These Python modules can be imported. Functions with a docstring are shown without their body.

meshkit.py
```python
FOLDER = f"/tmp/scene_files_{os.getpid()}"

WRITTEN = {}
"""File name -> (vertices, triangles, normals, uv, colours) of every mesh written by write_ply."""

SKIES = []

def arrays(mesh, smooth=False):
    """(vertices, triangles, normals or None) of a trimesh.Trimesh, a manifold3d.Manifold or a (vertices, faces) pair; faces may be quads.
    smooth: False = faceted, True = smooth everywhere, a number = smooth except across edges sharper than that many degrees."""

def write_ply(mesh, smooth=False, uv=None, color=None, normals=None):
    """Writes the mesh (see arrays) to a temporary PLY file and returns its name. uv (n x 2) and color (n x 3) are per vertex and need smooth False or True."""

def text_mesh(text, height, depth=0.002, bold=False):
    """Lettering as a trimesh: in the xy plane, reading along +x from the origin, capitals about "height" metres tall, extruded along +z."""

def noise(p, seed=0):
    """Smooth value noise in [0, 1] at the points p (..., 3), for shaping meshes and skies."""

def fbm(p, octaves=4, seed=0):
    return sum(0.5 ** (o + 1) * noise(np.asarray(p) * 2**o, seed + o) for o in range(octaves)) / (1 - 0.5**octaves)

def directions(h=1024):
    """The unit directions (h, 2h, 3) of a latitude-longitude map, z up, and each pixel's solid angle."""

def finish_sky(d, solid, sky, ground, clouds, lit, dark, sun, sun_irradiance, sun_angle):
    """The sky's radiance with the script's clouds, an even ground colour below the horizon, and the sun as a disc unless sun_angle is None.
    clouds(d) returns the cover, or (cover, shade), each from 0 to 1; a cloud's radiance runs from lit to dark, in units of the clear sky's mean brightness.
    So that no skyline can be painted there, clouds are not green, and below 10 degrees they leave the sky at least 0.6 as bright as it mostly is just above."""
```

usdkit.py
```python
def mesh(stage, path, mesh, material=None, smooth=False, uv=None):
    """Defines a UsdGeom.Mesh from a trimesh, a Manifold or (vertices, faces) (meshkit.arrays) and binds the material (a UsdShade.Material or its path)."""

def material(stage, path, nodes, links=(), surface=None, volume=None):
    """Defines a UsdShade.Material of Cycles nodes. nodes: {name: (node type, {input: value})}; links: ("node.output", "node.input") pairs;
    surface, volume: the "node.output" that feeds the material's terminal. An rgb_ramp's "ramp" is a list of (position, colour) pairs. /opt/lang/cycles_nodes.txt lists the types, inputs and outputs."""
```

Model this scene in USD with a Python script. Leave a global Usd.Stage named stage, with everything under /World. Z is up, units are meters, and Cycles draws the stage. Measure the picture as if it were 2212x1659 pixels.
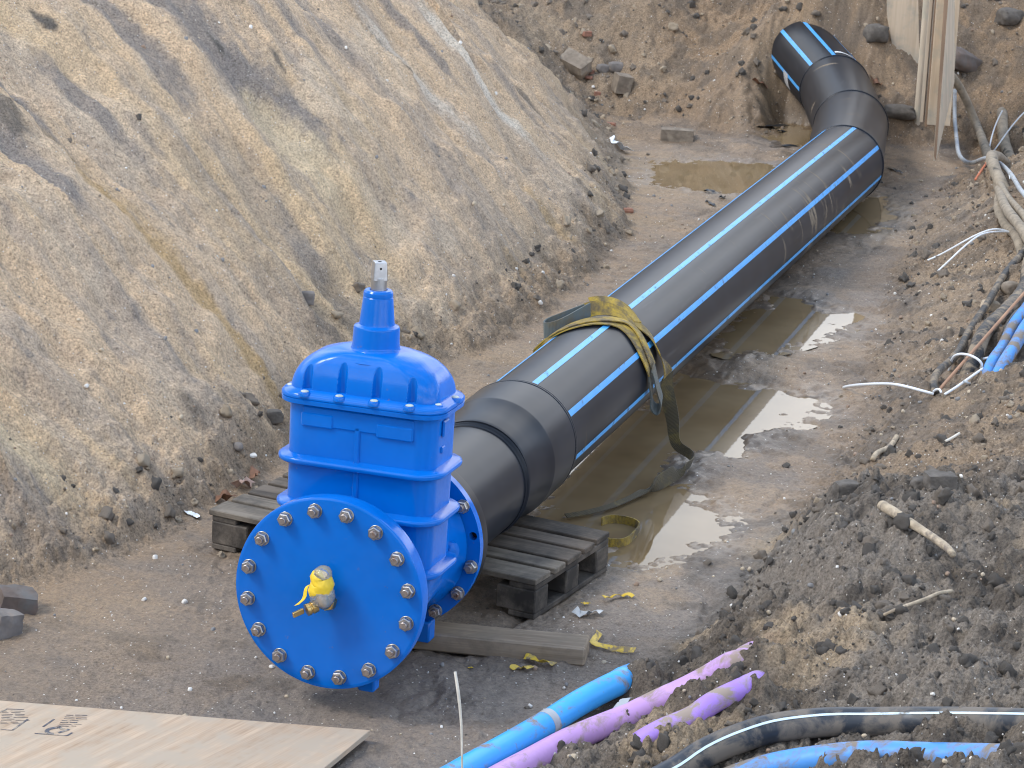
import math
import numpy as np
import trimesh
import meshkit
import usdkit
from pxr import Gf, Sdf, Usd, UsdGeom, UsdLux, UsdShade, Vt
from scipy.interpolate import CubicSpline

stage = Usd.Stage.CreateInMemory()
UsdGeom.SetStageUpAxis(stage, UsdGeom.Tokens.z)
UsdGeom.SetStageMetersPerUnit(stage, 1.0)
UsdGeom.Xform.Define(stage, "/World")
UsdGeom.Scope.Define(stage, "/World/Looks")

# ------------------------------------------------------------------ camera, sky, sun
FPX = 6021.3                                   # focal length in units of a 2212-wide picture
PITCH, ROLL, CAMH = 0.2782, 0.04944, 3.234
CF = np.array([0, math.cos(PITCH), -math.sin(PITCH)])
_r, _u = np.array([1.0, 0, 0]), np.array([0, math.sin(PITCH), math.cos(PITCH)])
CR = math.cos(ROLL) * _r + math.sin(ROLL) * _u
CU = -math.sin(ROLL) * _r + math.cos(ROLL) * _u
CP = np.array([0, 0, CAMH])
cam = UsdGeom.Camera.Define(stage, "/World/camera")
cam.AddTransformOp().Set(Gf.Matrix4d(*CR, 0, *CU, 0, *(-CF), 0, *CP, 1))
cam.CreateHorizontalApertureAttr(36.0)
cam.CreateVerticalApertureAttr(27.0)
cam.CreateFocalLengthAttr(36.0 * FPX / 2212)
cam.CreateClippingRangeAttr(Gf.Vec2f(0.1, 500))
cam.CreateFStopAttr(16.0)
cam.CreateFocusDistanceAttr(8.6)
EXPOSURE = 0.55
cam.CreateExposureAttr(EXPOSURE)

SUN_EL, SUN_AZ = math.radians(50), math.radians(-108)      # azimuth = atan2(x, y) of the direction to the sun
sd = np.array([math.cos(SUN_EL) * math.sin(SUN_AZ), math.cos(SUN_EL) * math.cos(SUN_AZ), math.sin(SUN_EL)])
sun = UsdLux.DistantLight.Define(stage, "/World/sun")
sun.CreateIntensityAttr(0.4)
sun.CreateAngleAttr(16.0)
sun.CreateColorAttr(Gf.Vec3f(1.0, 0.96, 0.9))
sun.CreateNormalizeAttr(True)
zx = np.cross([0, 0, 1.0], sd); zx /= np.linalg.norm(zx)
zy = np.cross(sd, zx)
sun.AddTransformOp().Set(Gf.Matrix4d(*zx, 0, *zy, 0, *sd, 0, 0, 0, 30, 1))

SKY_AT = (5.5, 5.5, 1.1)
usdkit.material(stage, "/World/Looks/sky_look", {
    "tc": ("texture_coordinate", {}),
    "map": ("mapping", {"scale": (1.0, 1.0, 1.6), "location": SKY_AT}),
    "sky": ("sky_texture", {"sky_type": "single_scattering", "sun_disc": False, "sun_elevation": SUN_EL, "sun_rotation": SUN_AZ}),
    "n": ("noise_texture", {"scale": 2.1, "detail": 6.0, "roughness": 0.55}),
    "sx": ("separate_xyz", {}),
    "low": ("map_range", {"from_min": 0.15, "from_max": 0.8, "to_min": 0.05, "to_max": -0.02, "clamp": True}),
    "add": ("math", {"math_type": "add"}),
    "r": ("rgb_ramp", {"ramp": [(0.42, (0.55, 0.55, 0.55)), (0.55, (0.9, 0.9, 0.9)), (0.62, (1, 1, 1))]}),
    "cloud": ("rgb_ramp", {"ramp": [(0.40, (4.2, 7.2, 12.5)), (0.49, (8.0, 10.5, 14.5)), (0.56, (17.0, 18.0, 19.5)), (0.72, (26.0, 26.0, 26.5))]}),
    "mix": ("mix_color", {"use_clamp": False}),
    "bg": ("background_shader", {"strength": 0.088}),
}, [("tc.generated", "map.vector"), ("map.vector", "n.vector"), ("tc.generated", "sx.vector"), ("sx.z", "low.value"), ("n.fac", "add.value1"), ("low.result", "add.value2"),
    ("add.value", "r.fac"), ("add.value", "cloud.fac"),
    ("r.color", "mix.fac"), ("sky.color", "mix.a"), ("cloud.color", "mix.b"), ("mix.result", "bg.color")], surface="bg.background")
dome = UsdLux.DomeLight.Define(stage, "/World/sky")
UsdShade.MaterialBindingAPI.Apply(dome.GetPrim()).Bind(UsdShade.Material.Get(stage, "/World/Looks/sky_look"))
dome.GetPrim().SetCustomDataByKey("kind", "structure")

# ------------------------------------------------------------------ helpers
used = {}


def numbered(path):
    n = used.get(path, -1) + 1
    used[path] = n
    return path if n == 0 else f"{path}_{n:03d}"


def tag(p, label=None, cat=None, group=None, kind=None):
    for k, v in (("label", label), ("category", cat), ("group", group), ("kind", kind)):
        if v:
            p.SetCustomDataByKey(k, v)
    return p


class Thing:
    def __init__(self, name, label, cat, loc, group=None):
        self.loc = np.asarray(loc, float)
        self.path = numbered("/World/" + name)
        x = UsdGeom.Xform.Define(stage, self.path)
        x.AddTranslateOp().Set(Gf.Vec3d(*self.loc))
        tag(x.GetPrim(), label, cat, group)

    def part(self, name, mesh, mat, smooth=30, under=None, label=None, kind=None):
        """MESH is given in world coordinates. UNDER: path of the part it belongs to."""
        v, f = arr(mesh)
        path = numbered((under or self.path) + "/" + name)
        m = usdkit.mesh(stage, path, (v - self.loc, f), MATS[mat], smooth=smooth)
        tag(m.GetPrim(), label, kind=kind)
        return path


def single(name, mesh, mat, label, cat, group=None, smooth=30, kind=None):
    v, f = arr(mesh)
    c = v.mean(0); c[2] = v[:, 2].min()
    path = numbered("/World/" + name)
    m = usdkit.mesh(stage, path, (v - c, f), MATS[mat], smooth=smooth)
    m.AddTranslateOp().Set(Gf.Vec3d(*c))
    tag(m.GetPrim(), label, cat, group, kind)
    return path


def arr(m):
    if hasattr(m, "vertices"):
        return np.array(m.vertices, float), np.array(m.faces)
    v, f = np.asarray(m[0], float), np.asarray(m[1], int)
    if f.shape[1] == 4:
        f = np.vstack([f[:, [0, 1, 2]], f[:, [0, 2, 3]]])
    return v, f


def join(ms):
    vs, fs, n = [], [], 0
    for m in ms:
        v, f = arr(m)
        vs.append(v); fs.append(f + n); n += len(v)
    return np.vstack(vs), np.vstack(fs)


def grid_faces(n, m, wrap=False):
    i, j = np.meshgrid(np.arange(n - 1), np.arange(m if wrap else m - 1), indexing="ij")
    a, b = i * m + j, i * m + (j + 1) % m
    return np.stack([a, b, b + m, a + m], -1).reshape(-1, 4)


def smooth_path(pts, n, k=None):
    pts = np.asarray(pts, float)
    d = np.r_[0, np.cumsum(np.maximum(np.linalg.norm(np.diff(pts[:, :3], axis=0), axis=1), 1e-6))]
    return CubicSpline(d, pts)(np.linspace(0, d[-1], n))


def tube(pts, r, seg=20, caps=True, rn=None):
    """A tube round PTS; r a number or one radius per point; rn(i, angles) may vary it."""
    pts = np.asarray(pts, float)
    n = len(pts)
    r = np.broadcast_to(np.asarray(r, float), (n,))
    t = np.gradient(pts, axis=0); t /= np.linalg.norm(t, axis=1)[:, None]
    e = np.cross(t[0], [0, 0, 1.0])
    if np.linalg.norm(e) < 1e-3:
        e = np.array([1.0, 0, 0])
    th = np.arange(seg) / seg * 2 * math.pi
    rings = []
    for i in range(n):
        e = e - t[i] * (e @ t[i]); e /= np.linalg.norm(e)
        g = np.cross(t[i], e)
        rr = r[i] if rn is None else r[i] * rn(i, th)[:, None]
        rings.append(pts[i] + rr * (np.cos(th)[:, None] * e + np.sin(th)[:, None] * g))
    v = np.vstack(rings)
    f = grid_faces(n, seg, True)[:, ::-1]
    f = np.vstack([f[:, [0, 1, 2]], f[:, [0, 2, 3]]])
    if caps:
        k = len(v)
        v = np.vstack([v, pts[0], pts[-1]])
        j = np.arange(seg); j2 = (j + 1) % seg
        f = np.vstack([f, np.stack([np.full(seg, k), j, j2], 1), np.stack([np.full(seg, k + 1), (n - 1) * seg + j2, (n - 1) * seg + j], 1)])
    m = trimesh.Trimesh(v, f, process=False)
    if m.volume < 0:
        f = f[:, ::-1]
    return v, f


def ribbon(pts, wid, thick):
    """A strap: PTS centre line, WID vector from the centre to its edge, with a thickness."""
    pts, wid = np.asarray(pts, float), np.asarray(wid, float)
    t = np.gradient(pts, axis=0)
    n = np.cross(wid, t); n /= np.maximum(np.linalg.norm(n, axis=1)[:, None], 1e-9)
    h = n * thick / 2
    v = np.stack([pts - wid + h, pts - wid * .33 + h, pts + wid * .33 + h, pts + wid + h, pts + wid - h, pts + wid * .33 - h, pts - wid * .33 - h, pts - wid - h], 1)
    k = len(pts)
    f = grid_faces(k, 8, True)
    f = np.vstack([f, [[0, 7, 6, 1], [1, 6, 5, 2], [2, 5, 4, 3]], np.array([[1, 6, 7, 0], [2, 5, 6, 1], [3, 4, 5, 2]]) + (k - 1) * 8])
    return arr((v.reshape(-1, 3), f))


def frame_box(o, ex, ey, ez, lx, ly, lz, ch=0.003, sub=0):
    """A chamfered box: corner o, axes ex, ey, ez, lengths lx, ly, lz."""
    xs = np.array([0, ch, lx - ch, lx]); ys = np.array([0, ch, ly - ch, ly]); zs = np.array([0, ch, lz - ch, lz])
    pts = []
    for a in (0, 3):
        for b in (0, 3):
            for c in (0, 3):
                a2, b2, c2 = (1 if a == 0 else 2), (1 if b == 0 else 2), (1 if c == 0 else 2)
                pts += [(xs[a], ys[b2], zs[c2]), (xs[a2], ys[b], zs[c2]), (xs[a2], ys[b2], zs[c])]
    h = trimesh.convex.convex_hull(np.array(pts))
    m = trimesh.Trimesh(h.vertices, h.faces)
    for _ in range(sub):
        m = m.subdivide()
    v = np.array(m.vertices)
    ex, ey, ez = (np.asarray(x, float) / np.linalg.norm(x) for x in (ex, ey, ez))
    w = np.asarray(o, float) + v[:, :1] * ex + v[:, 1:2] * ey + v[:, 2:] * ez
    f = np.array(m.faces)
    if np.linalg.det(np.stack([ex, ey, ez])) < 0:
        f = f[:, ::-1]
    return w, f


def lathe(profile, o, axis, seg=48, up=(0, 0, 1), phase=0.0):
    """PROFILE: (along, radius) pairs turned round AXIS from the point o."""
    axis = np.asarray(axis, float) / np.linalg.norm(axis)
    e = np.cross(up, axis); e /= np.linalg.norm(e)
    g = np.cross(axis, e)
    th = np.arange(seg) / seg * 2 * math.pi + phase
    ring = np.cos(th)[:, None] * e + np.sin(th)[:, None] * g
    v = np.vstack([np.asarray(o) + axis * a + ring * max(r, 1e-5) for a, r in profile])
    f = grid_faces(len(profile), seg, True)
    v, f = arr((v, f))
    if trimesh.Trimesh(v, f, process=False).volume < 0:
        f = f[:, ::-1]
    return v, f


def sstep(a, b, x):
    t = np.clip((x - a) / (b - a), 0, 1)
    return t * t * (3 - 2 * t)


def ray(px, py):
    return CF + (px - 1106) / FPX * CR - (py - 829.5) / FPX * CU


def onz(px, py, z=0.0):
    d = ray(px, py)
    return CP + d * ((z - CAMH) / d[2])


def at_depth(px, py, y):
    d = ray(px, py)
    return CP + d * (y / d[1])


def fbm(x, y, s, o=3, seed=0, z=0.0):
    return meshkit.fbm(np.stack([x * s + 100, y * s + 100, np.full_like(x, z + 10.5)], -1), o, seed)


# ------------------------------------------------------------------ materials
MATS = {}


def mat(name, nodes, links, surface="p.BSDF"):
    MATS[name] = usdkit.material(stage, "/World/Looks/" + name, nodes, links, surface=surface)


def simple(name, col, rough=0.5, metal=0.0, var=0.15, scale=8.0, bump=0.0, bscale=60.0, dirt=None, dirt_amt=0.5, dscale=6.0, spec=0.5, coat=0.0, stretch=(1, 1, 1), dirt_rough=0.9):
    nodes = {
        "tc": ("texture_coordinate", {}), "mp": ("mapping", {"scale": stretch}),
        "n": ("noise_texture", {"scale": scale, "detail": 4.0, "roughness": 0.6}),
        "cr": ("rgb_ramp", {"ramp": [(0.3, tuple(c * (1 - var) for c in col)), (0.7, tuple(min(c * (1 + var), 1) for c in col))]}),
        "p": ("principled_bsdf", {"roughness": rough, "metallic": metal, "specular_ior_level": spec, "coat_weight": coat, "coat_roughness": 0.08}),
    }
    links = [("tc.object", "mp.vector"), ("mp.vector", "n.vector"), ("n.fac", "cr.fac")]
    out = "cr.color"
    if dirt:
        nodes["dn"] = ("noise_texture", {"scale": dscale, "detail": 7.0, "roughness": 0.65, "distortion": 0.4})
        nodes["dr"] = ("rgb_ramp", {"ramp": [(1 - dirt_amt - 0.06 if dirt_amt < 1 else 0, (0, 0, 0)), (min(1 - dirt_amt + 0.06, 1), (1, 1, 1))]})
        nodes["dm"] = ("mix_color", {"b": dirt})
        nodes["rm"] = ("mix_float", {"a": rough, "b": dirt_rough})
        links += [("mp.vector", "dn.vector"), ("dn.fac", "dr.fac"), ("dr.color", "dm.fac"), ("cr.color", "dm.a"), ("dr.color", "rm.fac"), ("rm.result", "p.roughness")]
        out = "dm.result"
    links.append((out, "p.base_color"))
    if bump:
        nodes["bn"] = ("noise_texture", {"scale": bscale, "detail": 4.0})
        nodes["b"] = ("bump", {"strength": bump, "distance": 0.004})
        links += [("mp.vector", "bn.vector"), ("bn.fac", "b.height"), ("b.normal", "p.normal")]
    mat(name, nodes, links)


def wood(name, light, dark, axis, rough=0.75, scale=1.0, dirt=None, dirt_amt=0.45):
    """AXIS: rotation that lays the grain along the piece; grain runs along the mapped x."""
    nodes = {
        "g": ("geometry", {}), "mp": ("mapping", {"rotation": axis, "scale": (1, 1, 1)}),
        "mp2": ("mapping", {"scale": (0.8, 14.0, 14.0)}),
        "mp3": ("mapping", {"scale": (2.5, 90.0, 90.0)}),
        "n1": ("noise_texture", {"scale": 2.0 * scale, "detail": 4.0, "roughness": 0.6, "distortion": 0.6}),
        "n2": ("noise_texture", {"scale": 2.0 * scale, "detail": 3.0, "roughness": 0.7}),
        "add": ("math", {"math_type": "multiply_add", "value2": 0.45}),
        "cr": ("rgb_ramp", {"ramp": [(0.45, dark), (0.62, tuple((a + b) / 2 for a, b in zip(light, dark))), (0.85, light)]}),
        "b": ("bump", {"strength": 0.5, "distance": 0.003}),
        "p": ("principled_bsdf", {"roughness": rough, "specular_ior_level": 0.35}),
    }
    links = [("g.position", "mp.vector"), ("mp.vector", "mp2.vector"), ("mp.vector", "mp3.vector"), ("mp2.vector", "n1.vector"), ("mp3.vector", "n2.vector"),
             ("n2.fac", "add.value1"), ("n1.fac", "add.value3"), ("add.value", "cr.fac"), ("add.value", "b.height"), ("b.normal", "p.normal")]
    out = "cr.color"
    if dirt:
        nodes["dn"] = ("noise_texture", {"scale": 7.0, "detail": 7.0, "roughness": 0.65})
        nodes["dr"] = ("rgb_ramp", {"ramp": [(1 - dirt_amt - 0.1, (0, 0, 0)), (1 - dirt_amt + 0.1, (1, 1, 1))]})
        nodes["dm"] = ("mix_color", {"b": dirt})
        links += [("mp.vector", "dn.vector"), ("dn.fac", "dr.fac"), ("dr.color", "dm.fac"), ("cr.color", "dm.a")]
        out = "dm.result"
    links.append((out, "p.base_color"))
    mat(name, nodes, links)


MUD = (0.20, 0.165, 0.125)
# ground: soil colours and wetness come with the mesh, grain and grit from noise
mat("ground_soil", {
    "soil": ("attribute", {"attribute": "soil"}), "wet": ("attribute", {"attribute": "wet"}),
    "g": ("geometry", {}),
    "n1": ("noise_texture", {"scale": 105.0, "detail": 5.0, "roughness": 0.8}),
    "c1": ("rgb_ramp", {"ramp": [(0.32, (0.24, 0.22, 0.20)), (0.43, (0.74, 0.72, 0.70)), (0.50, (1.0, 1.0, 1.0)), (0.64, (1.45, 1.42, 1.36))]}),
    "n2": ("noise_texture", {"scale": 38.0, "detail": 5.0, "roughness": 0.7}),
    "c2": ("rgb_ramp", {"ramp": [(0.28, (0.70, 0.69, 0.68)), (0.48, (1, 1, 1)), (0.74, (1.2, 1.19, 1.16))]}),
    "m1": ("mix_color", {"blend_type": "multiply", "fac": 1.0, "use_clamp": False}),
    "m2": ("mix_color", {"blend_type": "multiply", "fac": 1.0, "use_clamp": False}),
    "vo": ("voronoi_texture", {"scale": 95.0, "randomness": 1.0}),
    "sep": ("separate_color", {}),
    "pick": ("math", {"math_type": "greater_than", "value2": 0.925}),
    "near": ("math", {"math_type": "less_than", "value2": 0.25}),
    "both": ("math", {"math_type": "multiply"}),
    "grit": ("rgb_ramp", {"ramp": [(0.0, (0.10, 0.09, 0.085)), (0.35, (0.45, 0.40, 0.33)), (1.0, (0.72, 0.70, 0.66))]}),
    "m3": ("mix_color", {}),
    "sepw": ("separate_color", {}),
    "gf": ("map_range", {"from_min": 0.0, "from_max": 1.0, "to_min": 0.92, "to_max": 0.30}),
    "rough": ("map_range", {"from_min": 0.0, "from_max": 1.0, "to_min": 0.95, "to_max": 0.30}),
    "bn": ("noise_texture", {"scale": 130.0, "detail": 4.0, "roughness": 0.7}),
    "bs": ("map_range", {"from_min": 0.0, "from_max": 1.0, "to_min": 1.0, "to_max": 0.2}),
    "b": ("bump", {"distance": 0.010}),
    "p": ("principled_bsdf", {"specular_ior_level": 0.4}),
}, [("g.position", "n1.vector"), ("g.position", "n2.vector"), ("g.position", "vo.vector"), ("g.position", "bn.vector"),
    ("n1.fac", "c1.fac"), ("n2.fac", "c2.fac"), ("soil.color", "m1.a"), ("c1.color", "m1.b"), ("m1.result", "m2.a"), ("c2.color", "m2.b"),
    ("vo.color", "sep.color"), ("sep.r", "pick.value1"), ("vo.distance", "near.value1"), ("pick.value", "both.value1"), ("near.value", "both.value2"),
    ("sep.g", "grit.fac"), ("both.value", "m3.fac"), ("m2.result", "m3.a"), ("grit.color", "m3.b"), ("m3.result", "p.base_color"),
    ("wet.color", "sepw.color"), ("sepw.r", "gf.value"), ("gf.result", "m1.fac"), ("sepw.r", "rough.value"), ("rough.result", "p.roughness"), ("sepw.r", "bs.value"), ("bs.result", "b.strength"),
    ("bn.fac", "b.height"), ("b.normal", "p.normal")])

mat("muddy_water", {
    "g": ("geometry", {}), "n": ("noise_texture", {"scale": 2.2, "detail": 3.0}),
    "cr": ("rgb_ramp", {"ramp": [(0.35, (0.155, 0.106, 0.055)), (0.65, (0.205, 0.148, 0.083))]}),
    "bn": ("noise_texture", {"scale": 9.0, "detail": 2.0}), "b": ("bump", {"strength": 0.05, "distance": 0.004}),
    "p": ("principled_bsdf", {"roughness": 0.025, "ior": 1.36, "specular_ior_level": 0.5}),
}, [("g.position", "n.vector"), ("n.fac", "cr.fac"), ("cr.color", "p.base_color"), ("g.position", "bn.vector"), ("bn.fac", "b.height"), ("b.normal", "p.normal")])

# blue epoxy coating with rust specks and dust
mat("blue_paint", {
    "g": ("geometry", {}),
    "n": ("noise_texture", {"scale": 5.0, "detail": 5.0, "roughness": 0.6}),
    "cr": ("rgb_ramp", {"ramp": [(0.3, (0.0004, 0.112, 0.46)), (0.7, (0.0006, 0.135, 0.54))]}),
    "dn": ("noise_texture", {"scale": 34.0, "detail": 6.0, "roughness": 0.7}),
    "dr": ("rgb_ramp", {"ramp": [(0.66, (0, 0, 0)), (0.74, (0.55, 0.55, 0.55))]}),
    "dm": ("mix_color", {"b": (0.16, 0.11, 0.10)}),
    "un": ("noise_texture", {"scale": 3.0, "detail": 6.0, "roughness": 0.7}),
    "ur": ("rgb_ramp", {"ramp": [(0.45, (0, 0, 0)), (0.8, (0.10, 0.10, 0.10))]}),
    "um": ("mix_color", {"b": (0.10, 0.16, 0.36)}),
    "bn": ("noise_texture", {"scale": 26.0, "detail": 2.0}), "b": ("bump", {"strength": 0.10, "distance": 0.004}),
    "p": ("principled_bsdf", {"roughness": 0.2, "specular_ior_level": 0.30}),
    "rr": ("map_range", {"from_min": 0.3, "from_max": 0.7, "to_min": 0.10, "to_max": 0.24}),
}, [("g.position", "n.vector"), ("g.position", "dn.vector"), ("g.position", "bn.vector"), ("g.position", "un.vector"), ("n.fac", "cr.fac"), ("un.fac", "ur.fac"),
    ("cr.color", "um.a"), ("ur.color", "um.fac"), ("um.result", "dm.a"), ("dn.fac", "dr.fac"), ("dr.color", "dm.fac"), ("dm.result", "p.base_color"),
    ("un.fac", "rr.value"), ("rr.result", "p.roughness"), ("bn.fac", "b.height"), ("b.normal", "p.normal")])

# black polyethylene: scuffs, dust and dried mud runs; PIPE_ROT turns the pipe's axis onto x
PIPE_YAW = 0.2930


def black_pe(name, mud, scuff):
    mat(name, {
        "g": ("geometry", {}),
        "mp": ("mapping", {"mapping_type": "point", "rotation": (0, 0, -(math.pi / 2 - PIPE_YAW))}),
        "mpa": ("mapping", {"scale": (11.0, 2.4, 2.4)}), "mpb": ("mapping", {"scale": (2.0, 26.0, 26.0)}),
        "n": ("noise_texture", {"scale": 3.0, "detail": 6.0, "roughness": 0.65}),
        "cr": ("rgb_ramp", {"ramp": [(0.35, (0.0048, 0.0062, 0.0095)), (0.75, (0.0105, 0.0130, 0.0185))]}),
        "mn": ("noise_texture", {"scale": 1.0, "detail": 5.0, "roughness": 0.62, "distortion": 0.8}),
        "sx": ("separate_xyz", {}), "w1": ("map_range", {"range_type": "smoothstep", "from_min": 12.2, "from_max": 13.2, "to_min": 0.0, "to_max": 0.085}),
        "w2": ("map_range", {"range_type": "smoothstep", "from_min": 14.4, "from_max": 15.2, "to_min": 1.0, "to_max": 0.1}),
        "w3": ("math", {"math_type": "multiply"}), "w4": ("math", {"math_type": "add"}),
        "mr": ("rgb_ramp", {"ramp": [(mud, (0, 0, 0)), (mud + 0.06, (0.8, 0.8, 0.8))]}),
        "mm": ("mix_color", {"b": (0.22, 0.175, 0.125)}),
        "sn": ("noise_texture", {"scale": 1.0, "detail": 6.0, "roughness": 0.7, "distortion": 0.3}),
        "sr": ("rgb_ramp", {"ramp": [(scuff, (0, 0, 0)), (scuff + 0.1, (0.25, 0.25, 0.25))]}),
        "sm": ("mix_color", {"b": (0.06, 0.063, 0.068)}),
        "rr": ("mix_float", {"a": 0.35, "b": 0.8}),
        "bn": ("noise_texture", {"scale": 4.0, "detail": 3.0}), "b": ("bump", {"strength": 0.15, "distance": 0.004}),
        "p": ("principled_bsdf", {"specular_ior_level": 0.22}),
    }, [("g.position", "mp.vector"), ("mp.vector", "mpa.vector"), ("mp.vector", "mpb.vector"), ("g.position", "n.vector"), ("n.fac", "cr.fac"),
        ("mpa.vector", "mn.vector"), ("mp.vector", "sx.vector"), ("sx.x", "w1.value"), ("sx.x", "w2.value"), ("w1.result", "w3.value1"), ("w2.result", "w3.value2"), ("w3.value", "w4.value1"), ("mn.fac", "w4.value2"), ("w4.value", "mr.fac"), ("mpb.vector", "sn.vector"), ("sn.fac", "sr.fac"), ("cr.color", "sm.a"), ("sr.color", "sm.fac"),
        ("sm.result", "mm.a"), ("mr.color", "mm.fac"), ("mm.result", "p.base_color"), ("mr.color", "rr.fac"), ("rr.result", "p.roughness"),
        ("g.position", "bn.vector"), ("bn.fac", "b.height"), ("b.normal", "p.normal")])


black_pe("black_plastic", 0.66, 0.60)
black_pe("black_plastic_clean", 0.80, 0.70)
simple("stripe_blue", (0.06, 0.33, 0.72), 0.38, var=0.12, scale=6, dirt=(0.12, 0.15, 0.17), dirt_amt=0.36, dscale=16, stretch=(3, 1, 1))
simple("steel", (0.40, 0.385, 0.37), 0.36, metal=1.0, var=0.2, scale=40, bump=0.15)
simple("steel_dull", (0.33, 0.29, 0.27), 0.45, metal=1.0, var=0.25, scale=50, dirt=(0.20, 0.11, 0.07), dirt_amt=0.40, dscale=30)
simple("stem_steel", (0.40, 0.41, 0.43), 0.34, metal=1.0, var=0.1, scale=30, bump=0.1)
simple("wax_plug", (0.42, 0.47, 0.44), 0.5, var=0.15, scale=50)
simple("brass", (0.62, 0.42, 0.16), 0.32, metal=1.0, var=0.2, scale=30)
simple("dark_hole", (0.01, 0.01, 0.01), 0.8)
simple("yellow_tape", (0.72, 0.50, 0.03), 0.42, var=0.15, scale=30, bump=0.4, bscale=70)
simple("yellow_scrap", (0.62, 0.42, 0.04), 0.5, var=0.2, scale=20, dirt=(0.25, 0.19, 0.11), dirt_amt=0.46, dscale=22, bump=0.3)
mat("clear_film", {
    "g": ("geometry", {}), "n": ("noise_texture", {"scale": 55.0, "detail": 4.0, "distortion": 0.8}),
    "b": ("bump", {"strength": 0.9, "distance": 0.006}), "fr": ("fresnel", {"IOR": 1.55}),
    "t": ("transparent_bsdf", {"color": (0.88, 0.90, 0.92)}), "gl": ("glossy_bsdf", {"roughness": 0.08, "color": (1, 1, 1)}), "d": ("diffuse_bsdf", {"color": (0.62, 0.66, 0.70)}),
    "m1": ("mix_closure", {"fac": 0.16}), "m2": ("mix_closure", {}),
}, [("g.position", "n.vector"), ("n.fac", "b.height"), ("b.normal", "fr.normal"), ("b.normal", "gl.normal"), ("t.BSDF", "m1.closure1"), ("d.BSDF", "m1.closure2"),
    ("fr.fac", "m2.fac"), ("m1.closure", "m2.closure1"), ("gl.BSDF", "m2.closure2")], surface="m2.closure")


def webbing(name, col, dirt, amt):
    mat(name, {
        "tc": ("texture_coordinate", {}), "g": ("geometry", {}),
        "st": ("attribute", {"attribute": "along"}), "sp": ("separate_color", {}),
        "w": ("math", {"math_type": "sine"}), "k": ("math", {"math_type": "multiply", "value2": 2 * math.pi / 0.0055}),
        "wr": ("map_range", {"from_min": -1.0, "from_max": 1.0, "to_min": 0.84, "to_max": 1.06}),
        "n": ("noise_texture", {"scale": 14.0, "detail": 5.0, "roughness": 0.7}),
        "nr": ("rgb_ramp", {"ramp": [(1 - amt - 0.1, (0, 0, 0)), (1 - amt + 0.1, (1, 1, 1))]}),
        "m": ("mix_color", {"a": col, "b": dirt}), "m2": ("mix_color", {"blend_type": "multiply", "fac": 1.0}),
        "b": ("bump", {"strength": 0.4, "distance": 0.0015}),
        "p": ("principled_bsdf", {"roughness": 0.8, "specular_ior_level": 0.25, "sheen_weight": 0.1}),
    }, [("st.color", "sp.color"), ("sp.r", "k.value1"), ("k.value", "w.value1"), ("w.value", "wr.value"), ("g.position", "n.vector"), ("n.fac", "nr.fac"), ("nr.color", "m.fac"),
        ("m.result", "m2.a"), ("wr.result", "m2.b"), ("m2.result", "p.base_color"), ("w.value", "b.height"), ("b.normal", "p.normal")])


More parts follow.
